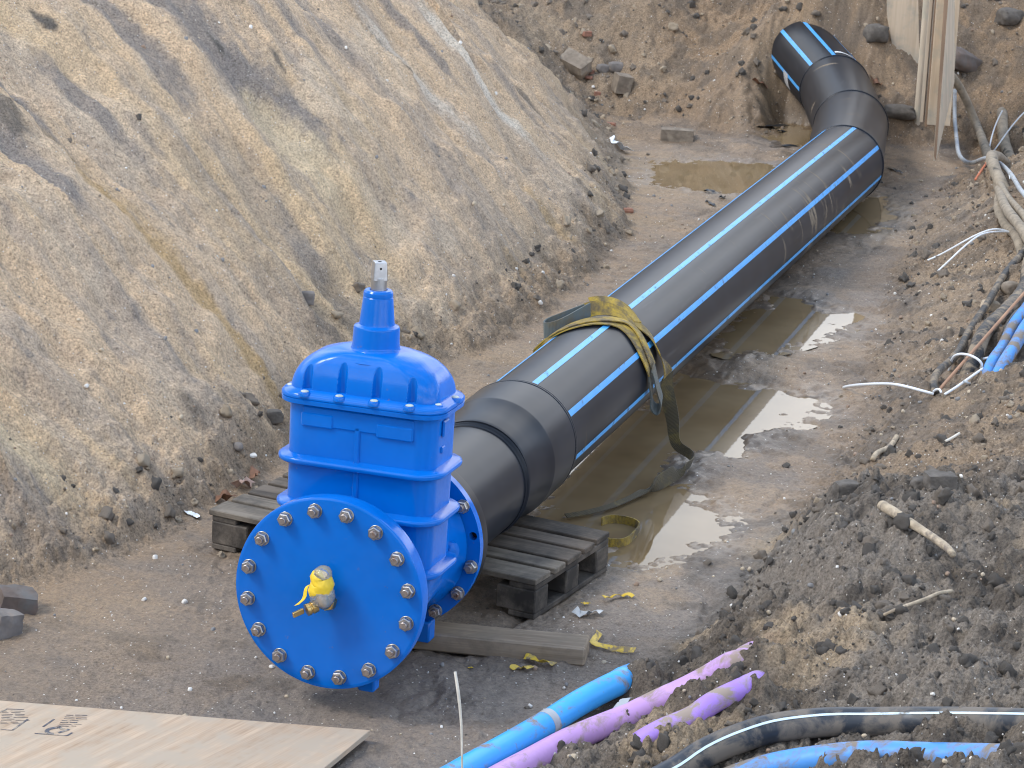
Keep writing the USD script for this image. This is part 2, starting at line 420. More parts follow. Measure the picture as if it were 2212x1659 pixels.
webbing("web_yellow", (0.40, 0.27, 0.035), (0.12, 0.09, 0.045), 0.5)
webbing("web_grey", (0.105, 0.125, 0.125), (0.13, 0.11, 0.075), 0.45)
webbing("web_muddy", (0.16, 0.12, 0.04), (0.075, 0.06, 0.035), 0.62)
PAL_YAW = 0.41
wood("pallet_wood", (0.125, 0.10, 0.078), (0.028, 0.022, 0.017), (0, 0, PAL_YAW), dirt=(0.04, 0.034, 0.028), dirt_amt=0.46)
wood("pallet_wood_pale", (0.19, 0.16, 0.125), (0.06, 0.05, 0.038), (0, 0, PAL_YAW), dirt=(0.07, 0.06, 0.05), dirt_amt=0.42)
wood("block_wood", (0.15, 0.125, 0.10), (0.045, 0.037, 0.03), (0, 0, PAL_YAW + 1.57), dirt=(0.035, 0.03, 0.026), dirt_amt=0.5)
wood("beam_wood", (0.31, 0.24, 0.17), (0.11, 0.076, 0.048), (0, 0, 0.14), dirt=(0.18, 0.14, 0.10), dirt_amt=0.46)
wood("plywood_face", (0.50, 0.375, 0.265), (0.25, 0.165, 0.10), (0, 0, -1.02), dirt=(0.40, 0.325, 0.245), dirt_amt=0.50, scale=0.9)
wood("plywood_edge", (0.34, 0.25, 0.16), (0.14, 0.09, 0.06), (0, 0, 0), scale=2)
wood("board_pale", (0.60, 0.48, 0.35), (0.40, 0.30, 0.205), (0, 1.5708, 0), dirt=(0.36, 0.33, 0.27), dirt_amt=0.42, scale=0.5)
wood("board_grey", (0.56, 0.47, 0.36), (0.34, 0.27, 0.20), (0, 1.5708, 0), dirt=(0.38, 0.36, 0.29), dirt_amt=0.40, scale=0.5)
wood("board_brown", (0.30, 0.20, 0.13), (0.13, 0.085, 0.055), (0, 1.5708, 0), scale=0.8)
simple("brick_tan", (0.20, 0.16, 0.12), 0.9, var=0.3, scale=18, bump=0.8, dirt=(0.30, 0.25, 0.19), dirt_amt=0.45)
simple("brick_red", (0.27, 0.13, 0.085), 0.9, var=0.25, scale=18, bump=0.7, dirt=(0.28, 0.21, 0.15), dirt_amt=0.40)
simple("stone_grey", (0.17, 0.15, 0.135), 0.9, var=0.35, scale=12, bump=0.8, dirt=(0.24, 0.19, 0.15), dirt_amt=0.42)
simple("stone_reddish", (0.13, 0.098, 0.082), 0.9, var=0.3, scale=12, bump=0.8, dirt=(0.13, 0.12, 0.11), dirt_amt=0.5)
DRY = (0.27, 0.22, 0.165)
simple("cable_sand", (0.26, 0.215, 0.16), 0.9, var=0.3, scale=20, bump=0.8, bscale=90, dirt=(0.05, 0.045, 0.04), dirt_amt=0.36, dscale=14)
simple("cable_dark", (0.022, 0.02, 0.019), 0.55, var=0.3, scale=14, bump=0.7, dirt=(0.24, 0.19, 0.135), dirt_amt=0.47, dscale=15)
simple("cable_grey", (0.36, 0.385, 0.41), 0.5, var=0.12, scale=8, dirt=(0.25, 0.21, 0.17), dirt_amt=0.40, dscale=20)
simple("pipe_blue_light", (0.045, 0.36, 0.80), 0.42, var=0.1, scale=5, dirt=(0.24, 0.19, 0.16), dirt_amt=0.42, dscale=14, bump=0.1)
simple("pipe_blue_mid", (0.07, 0.27, 0.66), 0.5, var=0.15, scale=6, dirt=(0.20, 0.17, 0.14), dirt_amt=0.49, dscale=11, bump=0.2)
simple("pipe_mauve", (0.50, 0.29, 0.60), 0.5, var=0.12, scale=5, dirt=(0.30, 0.23, 0.19), dirt_amt=0.45, dscale=11, bump=0.2)
simple("pipe_violet", (0.36, 0.21, 0.64), 0.5, var=0.12, scale=6, dirt=(0.30, 0.24, 0.20), dirt_amt=0.45, dscale=12, bump=0.2)
simple("duct_black", (0.022, 0.027, 0.036), 0.42, var=0.3, scale=8, dirt=(0.15, 0.13, 0.11), dirt_amt=0.5, dscale=9, bump=0.2)
simple("duct_line", (0.55, 0.68, 0.74), 0.5, var=0.1, dirt=(0.2, 0.18, 0.15), dirt_amt=0.36, dscale=20)
simple("white_tie", (0.72, 0.75, 0.78), 0.4, var=0.06)
simple("orange_cord", (0.55, 0.16, 0.07), 0.7, var=0.2)
simple("copper_wire", (0.34, 0.19, 0.11), 0.6, var=0.2)
simple("root_bark", (0.42, 0.34, 0.24), 0.9, var=0.35, scale=25, bump=0.9, bscale=60, dirt=(0.22, 0.18, 0.14), dirt_amt=0.45, dscale=18)
simple("root_cut", (0.50, 0.34, 0.15), 0.9, var=0.2)
simple("pale_straw", (0.62, 0.58, 0.50), 0.7, var=0.2, scale=20)
simple("paper_white", (0.75, 0.77, 0.78), 0.7, var=0.08)
simple("print_black", (0.085, 0.085, 0.10), 0.8, var=0.3, scale=60, dirt=(0.33, 0.28, 0.22), dirt_amt=.45, dscale=40)
simple("label_white", (0.42, 0.42, 0.42), 0.6, var=0.25, scale=60)
simple("paint_white", (0.75, 0.76, 0.77), 0.6, var=0.05)
simple("leaf_brown", (0.16, 0.075, 0.04), 0.7, var=0.35, scale=30)
simple("leaf_pink", (0.30, 0.20, 0.16), 0.7, var=0.3, scale=30)
simple("black_scrap", (0.015, 0.016, 0.018), 0.4, var=0.3)
simple("film_grey", (0.42, 0.43, 0.43), 0.3, var=0.25, scale=30, bump=0.6, bscale=40)
simple("clod_dark", (0.105, 0.092, 0.079), 0.95, var=0.3, scale=30, bump=0.9, bscale=120)
simple("clod_sand", (0.40, 0.32, 0.23), 0.95, var=0.25, scale=30, bump=0.9, bscale=120)
simple("clod_mud", (0.20, 0.165, 0.13), 0.95, var=0.3, scale=30, bump=0.9, bscale=120)
simple("pebble_white", (0.62, 0.59, 0.54), 0.7, var=0.2, scale=30)
simple("pebble_tan", (0.44, 0.36, 0.26), 0.8, var=0.25, scale=30)
simple("pebble_grey", (0.20, 0.195, 0.19), 0.75, var=0.3, scale=30)
simple("pebble_rust", (0.27, 0.19, 0.135), 0.8, var=0.3, scale=30)
simple("weed_green", (0.05, 0.075, 0.025), 0.7, var=0.3)

# ------------------------------------------------------------------ ground
# the trench floor as a polygon: corner (x, y), slope of the bank beyond it, height the bank tends to
ZF = -0.03


def pz(px, py, z=ZF):
    return onz(px, py, z)[:2]


TRENCH = [((-3.4, 5.2), .85, 3.0), ((-2.15, 7.3), .85, 3.2), (pz(0, 1300), .85, 3.2), (pz(200, 1230), .85, 3.2), (pz(440, 1095), .9, 3.2), (pz(620, 1000), .95, 3.2),
          (pz(900, 825), .98, 3.2), (pz(1150, 720), 1.0, 3.2), (pz(1290, 612), 1.0, 3.2), (pz(1390, 515), 1.0, 3.2), (pz(1385, 430), 1.0, 3.2), (pz(1345, 335), .95, 3.0), (pz(1300, 250), .7, 2.6),
          ((0.95, 17.75), .55, 2.4), ((1.35, 17.35), .85, 2.4), ((1.62, 17.25), 1.15, 2.4), ((2.12, 17.2), 1.15, 2.4), ((2.75, 17.3), .8, 2.2), ((3.05, 16.6), .8, 1.8), (pz(2045, 395), .6, 1.5),
          (pz(1950, 500), .5, 1.3), (pz(1915, 620), .45, 1.1), (pz(1885, 760), .40, 1.0), (pz(1850, 900), .36, .9), (pz(1790, 1010), .38, .8), (pz(1700, 1110), .55, .62),
          (pz(1640, 1190), .9, .46), (pz(1570, 1310), 1.2, .42), (pz(1490, 1400), 1.2, .40), (pz(1390, 1470), .9, .36), (pz(1270, 1560), .50, .36), (pz(1120, 1659), .42, .36), ((-.05, 6.4), .5, .5), ((-0.4, 5.2), .7, .9), ((-1.6, 4.9), .8, 1.0)]
TP = np.array([t[0] for t in TRENCH], float)
TS = np.array([t[1] for t in TRENCH]); TC = np.array([t[2] for t in TRENCH])
TLEN = np.r_[0, np.cumsum(np.linalg.norm(np.roll(TP, -1, 0) - TP, axis=1))]


def polygon_distance(x, y, P):
    """(distance outside positive, position along the outline, nearest segment, fraction)"""
    best = np.full(x.shape, 1e9); seg = np.zeros(x.shape, int); fr = np.zeros(x.shape); inside = np.zeros(x.shape, bool)
    for i in range(len(P)):
        a, b = P[i], P[(i + 1) % len(P)]
        d = b - a
        t = np.clip(((x - a[0]) * d[0] + (y - a[1]) * d[1]) / (d @ d), 0, 1)
        q = np.hypot(x - a[0] - t * d[0], y - a[1] - t * d[1])
        m = q < best
        best = np.where(m, q, best); seg = np.where(m, i, seg); fr = np.where(m, t, fr)
        cr = ((a[1] > y) != (b[1] > y)) & (x < (b[0] - a[0]) * (y - a[1]) / (b[1] - a[1] + 1e-12) + a[0])
        inside ^= cr
    return np.where(inside, -best, best), seg, fr


def smooth_corner(vals, seg, fr):
    return vals[seg] * (1 - fr) + vals[(seg + 1) % len(vals)] * fr


BLUE_TIP = onz(1384, 1478, .0)
MAUVE_TIP = onz(1650, 1408, .22)
VIOLET_TIP = onz(1648, 1470, .22)


def floor_level(y):
    return -0.05 + 0.05 * sstep(10.6, 13.0, y)


PUDDLES = [  # outline in picture units, water level, name, label
    ([(1160, 1108), (1190, 1065), (1240, 1010), (1300, 945), (1360, 885), (1430, 835), (1490, 812), (1560, 826), (1640, 842), (1772, 862), (1735, 905), (1640, 948), (1570, 975), (1490, 985), (1440, 1010), (1455, 1060), (1565, 1118), (1545, 1152), (1480, 1192), (1410, 1222), (1330, 1205), (1290, 1160), (1210, 1125)], -0.060,
     "largest muddy puddle, under the yellow sling, between the pipe, the pallet and the dark mound"),
    ([(1560, 735), (1620, 668), (1700, 648), (1790, 672), (1842, 690), (1785, 722), (1700, 748), (1640, 760), (1580, 765)], -0.014,
     "small muddy puddle halfway along the right of the black pipe"),
    ([(1410, 395), (1435, 352), (1560, 345), (1680, 362), (1650, 410), (1560, 420)], -0.012,
     "pale brown puddle left of the pipe, in front of the lone brick"),
    ([(1800, 500), (1840, 440), (1900, 430), (1935, 468), (1880, 505)], -0.012,
     "brown puddle right of the pipe just before its bend"),
    ([(1665, 300), (1700, 270), (1760, 280), (1775, 305), (1720, 318)], -0.014,
     "dark puddle left of the pipe's bend, by the black scraps"),
]
PUD = [(np.array([onz(*q, z)[:2] for q in o]), z) for o, z, _ in PUDDLES]

# patches of differing soil on the left bank: picture place, half length down the fall line, half width (m), colour, strength
GREY, DARK, TAN, ORANGE, PALE = (0.175, 0.152, 0.135), (0.09, 0.08, 0.07), (0.44, 0.345, 0.225), (0.33, 0.225, 0.115), (0.47, 0.42, 0.35)
PATCHES = [(470, 110, .38, .15, GREY, .9), (560, 190, .26, .16, GREY, .9), (600, 240, .14, .13, GREY, .8), (390, 40, .2, .10, GREY, .8), (260, 70, .32, .035, GREY, .8), (50, 235, .30, .04, GREY, .9), (15, 330, .20, .08, GREY, .9), (10, 230, .1, .06, DARK, .8),
           (225, 250, .25, .06, GREY, .85), (320, 300, .12, .04, GREY, .6), (470, 95, .05, .018, DARK, 1), (600, 130, .06, .018, DARK, .8), (95, 45, .04, .02, DARK, 1), (700, 60, .22, .05, GREY, .7), (620, 30, .2, .04, GREY, .6),
           (880, 55, .30, .03, GREY, .85), (800, 30, .2, .05, GREY, .5), (1010, 130, .35, .08, PALE, .8), (900, 170, .3, .07, PALE, .5), (1150, 235, .24, .028, DARK, .75), (1110, 200, .25, .04, GREY, .7), (1255, 395, .07, .015, DARK, .7),
           (650, 330, .22, .14, TAN, .8), (430, 640, .60, .045, ORANGE, .95), (560, 790, .22, .045, ORANGE, .9), (330, 490, .2, .03, ORANGE, .5), (690, 600, .09, .05, ORANGE, .8), (670, 560, .1, .04, GREY, .6), (1190, 480, .13, .04, ORANGE, .7), (1130, 590, .13, .05, ORANGE, .6),
           (480, 430, .4, .08, GREY, .35), (640, 520, .4, .08, GREY, .4), (560, 580, .3, .05, GREY, .35), (420, 880, .06, .03, DARK, .6), (530, 880, .10, .06, DARK, .45), (590, 920, .10, .06, DARK, .4), (700, 700, .10, .06, DARK, .55), (760, 690, .16, .05, DARK, .45),
           (40, 1090, .2, .12, GREY, .6), (130, 1150, .15, .07, GREY, .45), (300, 700, .5, .05, GREY, .25), (160, 880, .4, .04, GREY, .2), (20, 950, .2, .1, TAN, .7), (1000, 430, .3, .06, GREY, .3), (940, 330, .3, .05, GREY, .25), (1040, 520, .2, .04, GREY, .35)]


def base_height(x, y):
    """Height without the fine grain, and what lies where."""
    wob = (fbm(x, y, 1.7, 3, 5) - .5) * .34 + (fbm(x, y, 6.0, 3, 6) - .5) * .14
    d0, seg, fr = polygon_distance(x, y, TP)
    d = d0 + wob * sstep(-.3, .2, d0)
    sl, cap = smooth_corner(TS, seg, fr), smooth_corner(TC, seg, fr)
    s_along = TLEN[seg] + fr * (TLEN[seg + 1] - TLEN[seg])
    dd = np.maximum(d, 0)
    lin = sl * (np.sqrt(dd * dd + .0036) - .06) if True else 0
    bank = cap * np.tanh(lin / cap) + .06 * np.maximum(lin - cap, 0)
    left = sstep(.5, 1.2, s_along) * (1 - sstep(TLEN[12], TLEN[13], s_along)) * sstep(-.02, .12, d)
    back = sstep(TLEN[11], TLEN[12], s_along) * (1 - sstep(TLEN[19], TLEN[20], s_along))
    right = sstep(TLEN[17], TLEN[20], s_along)
    mound = sstep(TLEN[24], TLEN[26], s_along + (fbm(x, y, 2.0, 4, 47) - .5) * 1.6)
    # soil pushed over the pipe where it enters the bank
    heap = .34 * np.exp(-(((x - 1.80) / .55) ** 2 + ((y - 18.05) / .36) ** 2))
    heap = heap + .07 * np.exp(-(((x - MAUVE_TIP[0]) / .09) ** 2 + ((y - MAUVE_TIP[1]) / .08) ** 2)) + .06 * np.exp(-(((x - VIOLET_TIP[0]) / .09) ** 2 + ((y - VIOLET_TIP[1]) / .08) ** 2))
    heap = heap + .13 * np.exp(-(((x - BLUE_TIP[0]) / .11) ** 2 + ((y - BLUE_TIP[1]) / .10) ** 2))
    z = floor_level(y) + bank + heap
    return z, d, s_along, left, back, right, mound


def ground_height(x, y, fine=True):
    z, d, sa, left, back, right, mound = base_height(x, y)
    out = sstep(-.05, .15, d)
    floor = 1 - out
    # teeth marks of the bucket down the left bank
    sw = sa + (fbm(x, y, 1.1, 2, 11) - .5) * .35 + d * .05
    r1 = meshkit.fbm(np.stack([sw * 4.2, d * .35, 0 * d], -1), 3, 21) - .5
    saw = sw * 2.6 + 1.3 * meshkit.noise(np.stack([sw * .9, d * .25, 0 * d], -1), 22)
    saw = (saw % 1.0)
    step = np.where(saw < .86, saw / .86, (1 - saw) / .14) - .5
    amp = sstep(.35, .7, meshkit.noise(np.stack([sw * 1.7 + 3, d * .55, 0 * d], -1), 23))
    r2 = meshkit.fbm(np.stack([sw * 16, d * 1.4, 0 * d], -1), 2, 25) - .5
    r3 = meshkit.fbm(np.stack([sw * 46, d * 3.0, 0 * d], -1), 2, 26) - .5
    groove = (r1 * .17 + step * .062 * amp + r2 * .034 + r3 * .016) * sstep(.12, .5, d) * left
    # broad unevenness, lumps
    n1 = fbm(x, y, 1.6, 4, 31) - .5
    n2 = fbm(x, y, 5.5, 4, 32) - .5
    toe_band = left * np.exp(-((d - .10) / .22) ** 2)
    spur = left * sstep(TLEN[9], TLEN[12], sa + (fbm(x, y, 2.2, 3, 46) - .5) * 2.2)
    rub = np.clip(back + right * .75 + toe_band * 1.0 + spur * .8, 0, 1) * sstep(-.12, .1, d)
    z = z + groove + n1 * (.02 * floor + .05 * left + .16 * np.maximum(back, spur) + .12 * right * out + .15 * mound * out) + n2 * (.040 * floor + .018 * left + .09 * rub + .055 * mound * out)
    lump = np.abs(fbm(x, y, 9.0, 3, 33) - .5) * 2
    lump2 = fbm(x, y, 15.0, 3, 34)
    hard = sstep(.50, .62, lump2)
    z = z + rub * ((lump - .28) * .055 + hard * .016) + mound * out * (hard * .010 + (lump - .3) * .030)
    pit = sstep(.66, .78, fbm(x, y, 3.4, 3, 35)) * mound * out
    z = z - pit * .05
    rut = np.abs(meshkit.fbm(np.stack([x * 2.2 - y * .66 + 50, x * .35 + y * 1.1, 0 * x], -1), 3, 43) - .5) * 2
    z = z - (1 - sstep(.0, .10, rut)) * .016 * floor * sstep(.45, .6, fbm(x, y, 1.0, 2, 44)) + (np.abs(fbm(x, y, 11.0, 4, 45) - .5) * 2 - .3) * .026 * floor * sstep(.38, .62, fbm(x, y, 2.1, 3, 48) + .06)
    # puddle basins
    water = np.full(x.shape, 9.0)
    for P, zw in PUD:
        c = P.mean(0); R = np.abs(P - c).max() + .5
        m = (np.abs(x - c[0]) < R) & (np.abs(y - c[1]) < R)
        if not m.any():
            continue
        q = polygon_distance(x[m], y[m], P)[0] + (fbm(x[m], y[m], 9.0, 4, 41) - .5) * .10
        zz = z[m]
        shore = zw + np.where(q < 0, np.clip(q, -.25, 0) * .16, q * .085) + n2[m] * .05 + (lump2[m] - .5) * .030 + (fbm(x[m], y[m], 26.0, 2, 42) - .5) * .012
        w = 1 - sstep(.03, .36, q)
        z[m] = zz * (1 - w) + shore * w
        water[m] = np.minimum(water[m], q)
    if fine:
        n3 = np.abs(fbm(x, y, 32.0, 3, 36) - .5) * 2
        n4 = fbm(x, y, 75.0, 2, 37) - .5
        f3 = .007 * floor + .009 * left + .026 * rub + .009 * mound * out + .012 * right * out
        z = z + (n3 - .25) * f3 + n4 * (.006 * floor + .010 * left + .016 * rub + .006 * mound * out)
    return z, d, sa, left, back, right, mound, rub, water, hard, n1, n2


def gh(x, y):
    x, y = np.atleast_1d(np.asarray(x, float)), np.atleast_1d(np.asarray(y, float))
    return GROUND(np.stack([np.clip(y, 1.6, 69), np.clip(x / np.maximum(y, 4.0), -1.1, 1.1)], -1))


def on_ground(pts, lift=0.0):
    """Points of the bare ground met by the lines of sight through picture places."""
    pts = np.asarray(pts, float)
    D = np.array([ray(*q) for q in pts])
    lo, hi = np.full(len(pts), 5.0), np.full(len(pts), 5.0)
    found = np.zeros(len(pts), bool)
    for Y in np.arange(5.2, 30, .1):
        k = Y / D[:, 1]
        P = CP + D * k[:, None]
        below = P[:, 2] < gh(P[:, 0], P[:, 1]) + lift
        new = below & ~found
        hi = np.where(new, Y, hi); lo = np.where(new, Y - .1, lo); found |= new
        if found.all():
            break
    for _ in range(12):
        mid = (lo + hi) / 2
        P = CP + D * (mid / D[:, 1])[:, None]
        below = P[:, 2] < gh(P[:, 0], P[:, 1]) + lift
        hi = np.where(below, mid, hi); lo = np.where(below, lo, mid)
    P = CP + D * (hi / D[:, 1])[:, None]
    return P


import os
QUAL = float(os.environ.get("GQ", "1.0"))
ua = np.r_[np.linspace(-1.15, -.255, 40)[:-1], np.linspace(-.255, .255, int(760 * QUAL)), np.linspace(.255, 1.15, 40)[1:]]
ny = int(1250 * QUAL)
va = np.r_[np.linspace(1.5, 6.2, 50)[:-1], np.exp(np.linspace(math.log(6.2), math.log(23.5), ny)), np.linspace(23.5, 70, 60)[1:]]
U_, V_ = np.meshgrid(ua, va)
gx, gy = (U_ * np.maximum(V_, 4.0)).ravel(), V_.ravel()
gz, gd, gs, gleft, gback, gright, gmound, grub, gwater, ghard, gn1, gn2 = ground_height(gx, gy)
from scipy.interpolate import RegularGridInterpolator
GROUND = RegularGridInterpolator((va, ua), gz.reshape(len(va), len(ua)))
# soil colours
c1 = fbm(gx, gy, 1.3, 4, 51); c2 = fbm(gx, gy, 6.0, 4, 52); c3 = fbm(gx, gy, 24.0, 3, 53)
streak = meshkit.fbm(np.stack([gs * 9 + c1 * 1.5, gd * .8, 0 * gd], -1), 4, 54)
streak2 = meshkit.fbm(np.stack([gs * 22 + c1 * 2.5, gd * 2.2, 0 * gd], -1), 3, 55)


def mixc(a, b, w):
    return a * (1 - w[:, None]) + np.asarray(b) * w[:, None]


N = len(gx)
sand = np.tile((0.410, 0.302, 0.200), (N, 1))
sand = mixc(sand, (0.40, 0.295, 0.18), sstep(.5, .68, c1) * .7)
sand = mixc(sand, (0.315, 0.25, 0.19), sstep(.46, .70, streak) * .75)
sand = mixc(sand, (0.22, 0.19, 0.165), sstep(.55, .75, streak2) * sstep(.45, .62, c2) * .5)
sand = mixc(sand, (0.14, 0.125, 0.115), sstep(.60, .72, c3) * sstep(.42, .62, streak) * .55)
sand = mixc(sand, (0.43, 0.34, 0.245), sstep(.58, .75, fbm(gx, gy, 3.1, 3, 56)) * .6)
pp = on_ground([(q[0], q[1]) for q in PATCHES])
_, pd, psa, *_ = base_height(pp[:, 0].copy(), pp[:, 1].copy())
edge = (c2 - .5) * 1.6 + (c3 - .5) * 1.0
for (px, py, ln, wd, col, st), d0, s0 in zip(PATCHES, pd, psa):
    m = (np.abs(gs - s0) < wd * 3.2) & (np.abs(gd - d0) < ln * 2.2) & (gleft > .05)
    if m.any():
        q = np.sqrt(((gs[m] - s0) / wd) ** 2 + ((gd[m] - d0) / ln) ** 2) + edge[m]
        sand[m] = mixc(sand[m], col, (1 - sstep(.55, 1.40, q)) * st)
mudc = np.tile((0.205, 0.158, 0.116), (N, 1))
mudc = mixc(mudc, (0.295, 0.225, 0.158), sstep(.45, .62, c1) * .8)
mudc = mixc(mudc, (0.135, 0.110, 0.088), sstep(.48, .62, fbm(gx, gy, 2.6, 4, 59)) * .75)
mudc = mixc(mudc, (0.150, 0.132, 0.118), (1 - sstep(7.6, 9.4, gy)) * sstep(.2, -.9, -gx - .2) * .0 + (1 - sstep(7.9, 9.2, gy)) * .65)
rubc = np.tile((0.205, 0.152, 0.103), (N, 1))
rubc = mixc(rubc, (0.12, 0.098, 0.077), sstep(.45, .60, c2) * .8)
rubc = mixc(rubc, (0.28, 0.215, 0.148), sstep(.55, .7, c1) * .7)
rgtc = np.tile((0.180, 0.142, 0.106), (N, 1))
rgtc = mixc(rgtc, (0.235, 0.185, 0.133), sstep(.48, .62, c1) * .7)
rgtc = mixc(rgtc, (0.105, 0.088, 0.072), sstep(.48, .62, c2) * .75)
mndc = np.tile((0.100, 0.083, 0.066), (N, 1))
mndc = mixc(mndc, (0.165, 0.145, 0.124), sstep(.44, .58, c1) * .85)
mndc = mixc(mndc, (0.058, 0.049, 0.041), sstep(.50, .64, c2) * .7)
mndc = mixc(mndc, (0.30, 0.235, 0.16), sstep(.60, .72, fbm(gx, gy, 2.3, 4, 58)) * .75)
out = sstep(-.05, .12, gd)
mudc = mixc(mudc, (0.17, 0.150, 0.135), sstep(.54, .60, fbm(gx, gy, 1.9, 5, 60)) * .6)
mudc = mixc(mudc, (0.105, 0.085, 0.066), sstep(.60, .66, fbm(gx, gy, 4.5, 5, 62)) * .6)
fl_ = np.exp(np.minimum(gd + (c1 - .5) * .5, 0) / .38) * (gs < TLEN[13]) * (gd < .3) * .8
soil = mudc * (1 - fl_[:, None]) + (sand * .62) * fl_[:, None]
sandy = gleft * sstep(.02, .35, gd + (c2 - .5) * .5)
soil = mixc(soil, rubc, np.clip(grub * (1 - gright), 0, 1))
spur_ = np.clip(gleft * grub * sstep(TLEN[8], TLEN[12], gs) , 0, 1)
soil = mixc(soil, sand[:, :], np.clip(sandy, 0, 1)) if False else soil * (1 - sandy[:, None]) + sand * sandy[:, None]
soil = soil * (1 - spur_[:, None] * .8) + rubc * spur_[:, None] * .8
soil = soil * (1 - (gback * out)[:, None]) + rubc * (gback * out)[:, None]
wr_ = np.clip(gright * out * (1 - gmound), 0, 1)[:, None]
soil = soil * (1 - wr_) + rgtc * wr_
wm_ = np.clip(gmound * sstep(-.12, .02, gd), 0, 1)[:, None]
soil = soil * (1 - wm_) + mndc * wm_
soil = soil * (1 + (np.array([1.02, .955, .88]) - 1) * (1 - np.clip(gleft, 0, 1))[:, None] * (1 - .6 * gmound[:, None]))
wet = np.clip((1 - sstep(.0, .38, gwater + (c2 - .5) * .3)), 0, 1)
wet = np.maximum(wet, .6 * (1 - sstep(.2, 1.1, gwater + (c1 - .5) * .9)))
damp = np.clip((1 - out) * sstep(.40, .62, fbm(gx, gy, 1.1, 3, 61) + .14) * .55, 0, 1)
wet = np.maximum(np.maximum(wet, damp), .30 * (1 - out) * (1 - fl_))
soil = np.clip(soil * 1.28 * (1 - .42 * wet[:, None]), 0, .62)
gf = grid_faces(len(va), len(ua))
gm = usdkit.mesh(stage, "/World/ground", (np.stack([gx, gy, gz], 1), gf), MATS["ground_soil"], smooth=True)
pv = UsdGeom.PrimvarsAPI(gm)
pv.CreatePrimvar("soil", Sdf.ValueTypeNames.Color3fArray, "vertex").Set(Vt.Vec3fArray.FromNumpy(soil.astype(np.float32)))
pv.CreatePrimvar("wet", Sdf.ValueTypeNames.Color3fArray, "vertex").Set(Vt.Vec3fArray.FromNumpy(np.repeat(wet[:, None], 3, 1).astype(np.float32)))
tag(gm.GetPrim(), "sandy excavation with a scraped sand bank, muddy floor and dark soil heaps", None, None, "structure")

from shapely.geometry import Polygon
for (P, zw), (_, _, lab) in zip(PUD, PUDDLES):
    g = Polygon(P).buffer(.10).simplify(.01)
    v2, f2 = trimesh.creation.triangulate_polygon(g, engine="earcut")
    path = numbered("/World/puddle")
    m = usdkit.mesh(stage, path, (np.c_[v2, np.full(len(v2), zw)], f2), MATS["muddy_water"])
    tag(m.GetPrim(), lab, "puddle", None, "structure")
# ------------------------------------------------------------------ gate valve
VO = np.array([-0.516, 7.803, 0.328]); VS = np.array([0.957, -0.289, 0.0]); VA = np.array([0.289, 0.957, -0.036])
VS /= np.linalg.norm(VS); VA /= np.linalg.norm(VA); VU = np.cross(VS, VA)


def L(x, y, z):
    return VO + np.multiply.outer(np.asarray(x, float), VS) + np.multiply.outer(np.asarray(y, float), VA) + np.multiply.outer(np.asarray(z, float), VU)


def rrect(w, d, r, n=160):
    r = min(r, w - .001, d - .001)
    pts = []
    k = 12
    for cx, cy, a0 in ((w - r, -d + r, -90), (w - r, d - r, 0), (-w + r, d - r, 90), (-w + r, -d + r, 180)):
        for a in np.radians(np.linspace(a0, a0 + 90, k)):
            pts.append((cx + r * math.cos(a), cy + r * math.sin(a)))
    pts = np.array(pts + pts[:1])
    s = np.r_[0, np.cumsum(np.linalg.norm(np.diff(pts, axis=0), axis=1))]
    q = np.linspace(0, s[-1], n, endpoint=False)
    return np.stack([np.interp(q, s, pts[:, 0]), np.interp(q, s, pts[:, 1])], 1)


def loft(sections, cy, n=160, shape=None):
    """SECTIONS: (z, half width, half depth, corner radius) rounded rectangles, joined and capped."""
    rings = []
    for z, w, d, r in sections:
        q = rrect(w, d, r, n)
        if shape is not None:
            q = shape(q, z)
        rings.append(L(q[:, 0], q[:, 1] + cy, np.full(n, z)))
    v = np.vstack(rings)
    v, f = arr((v, grid_faces(len(sections), n, True)))
    k = len(v); j = np.arange(n); j2 = (j + 1) % n
    v = np.vstack([v, rings[0].mean(0), rings[-1].mean(0)])
    f = np.vstack([f, np.stack([np.full(n, k), j2, j], 1), np.stack([np.full(n, k + 1), (len(sections) - 1) * n + j, (len(sections) - 1) * n + j2], 1)])
    if trimesh.Trimesh(v, f, process=False).volume < 0:
        f = f[:, ::-1]
    return v, f


valve = Thing("gate_valve", "large glossy blue gate valve with a bolted round cover plate and tapering stem tower", "valve", L(0, .3, -.3))
CY = .318
body_secs = [(-.215, .06, .06, .05), (-.20, .10, .085, .07), (-.16, .155, .10, .08), (-.11, .195, .112, .08), (-.05, .225, .12, .07), (.0, .235, .124, .062), (.06, .237, .125, .06), (.25, .237, .125, .06), (.42, .238, .126, .06), (.518, .239, .127, .06)]
body = loft(body_secs, CY)
waterway = lathe([(.05, .0), (.05, .285), (.053, .2875), (.078, .2875), (.081, .285), (.084, .245), (.10, .226), (.13, .218), (.50, .214), (.54, .217), (.575, .224), (.60, .236), (.603, .1), (.603, 0)], VO, VA, 72)
feet = [frame_box(L(-.10, .055, -.310), VS, VA, VU, .06, .05, .06, .006), frame_box(L(.085, .055, -.310), VS, VA, VU, .055, .05, .06, .006),
        frame_box(L(.035, .575, -.318), VS, VA, VU, .10, .058, .07, .006), frame_box(L(-.2, .575, -.318), VS, VA, VU, .11, .058, .07, .006)]
boss = [lathe([(0, .0), (0, .034), (.018, .032), (.028, .024), (.032, .0)], L(.200, .515, .02), VS * .9 + VU * .2 - VA * .25, 24)]
bp = valve.part("body", join([body, waterway] + feet + boss), "blue_paint", 40)
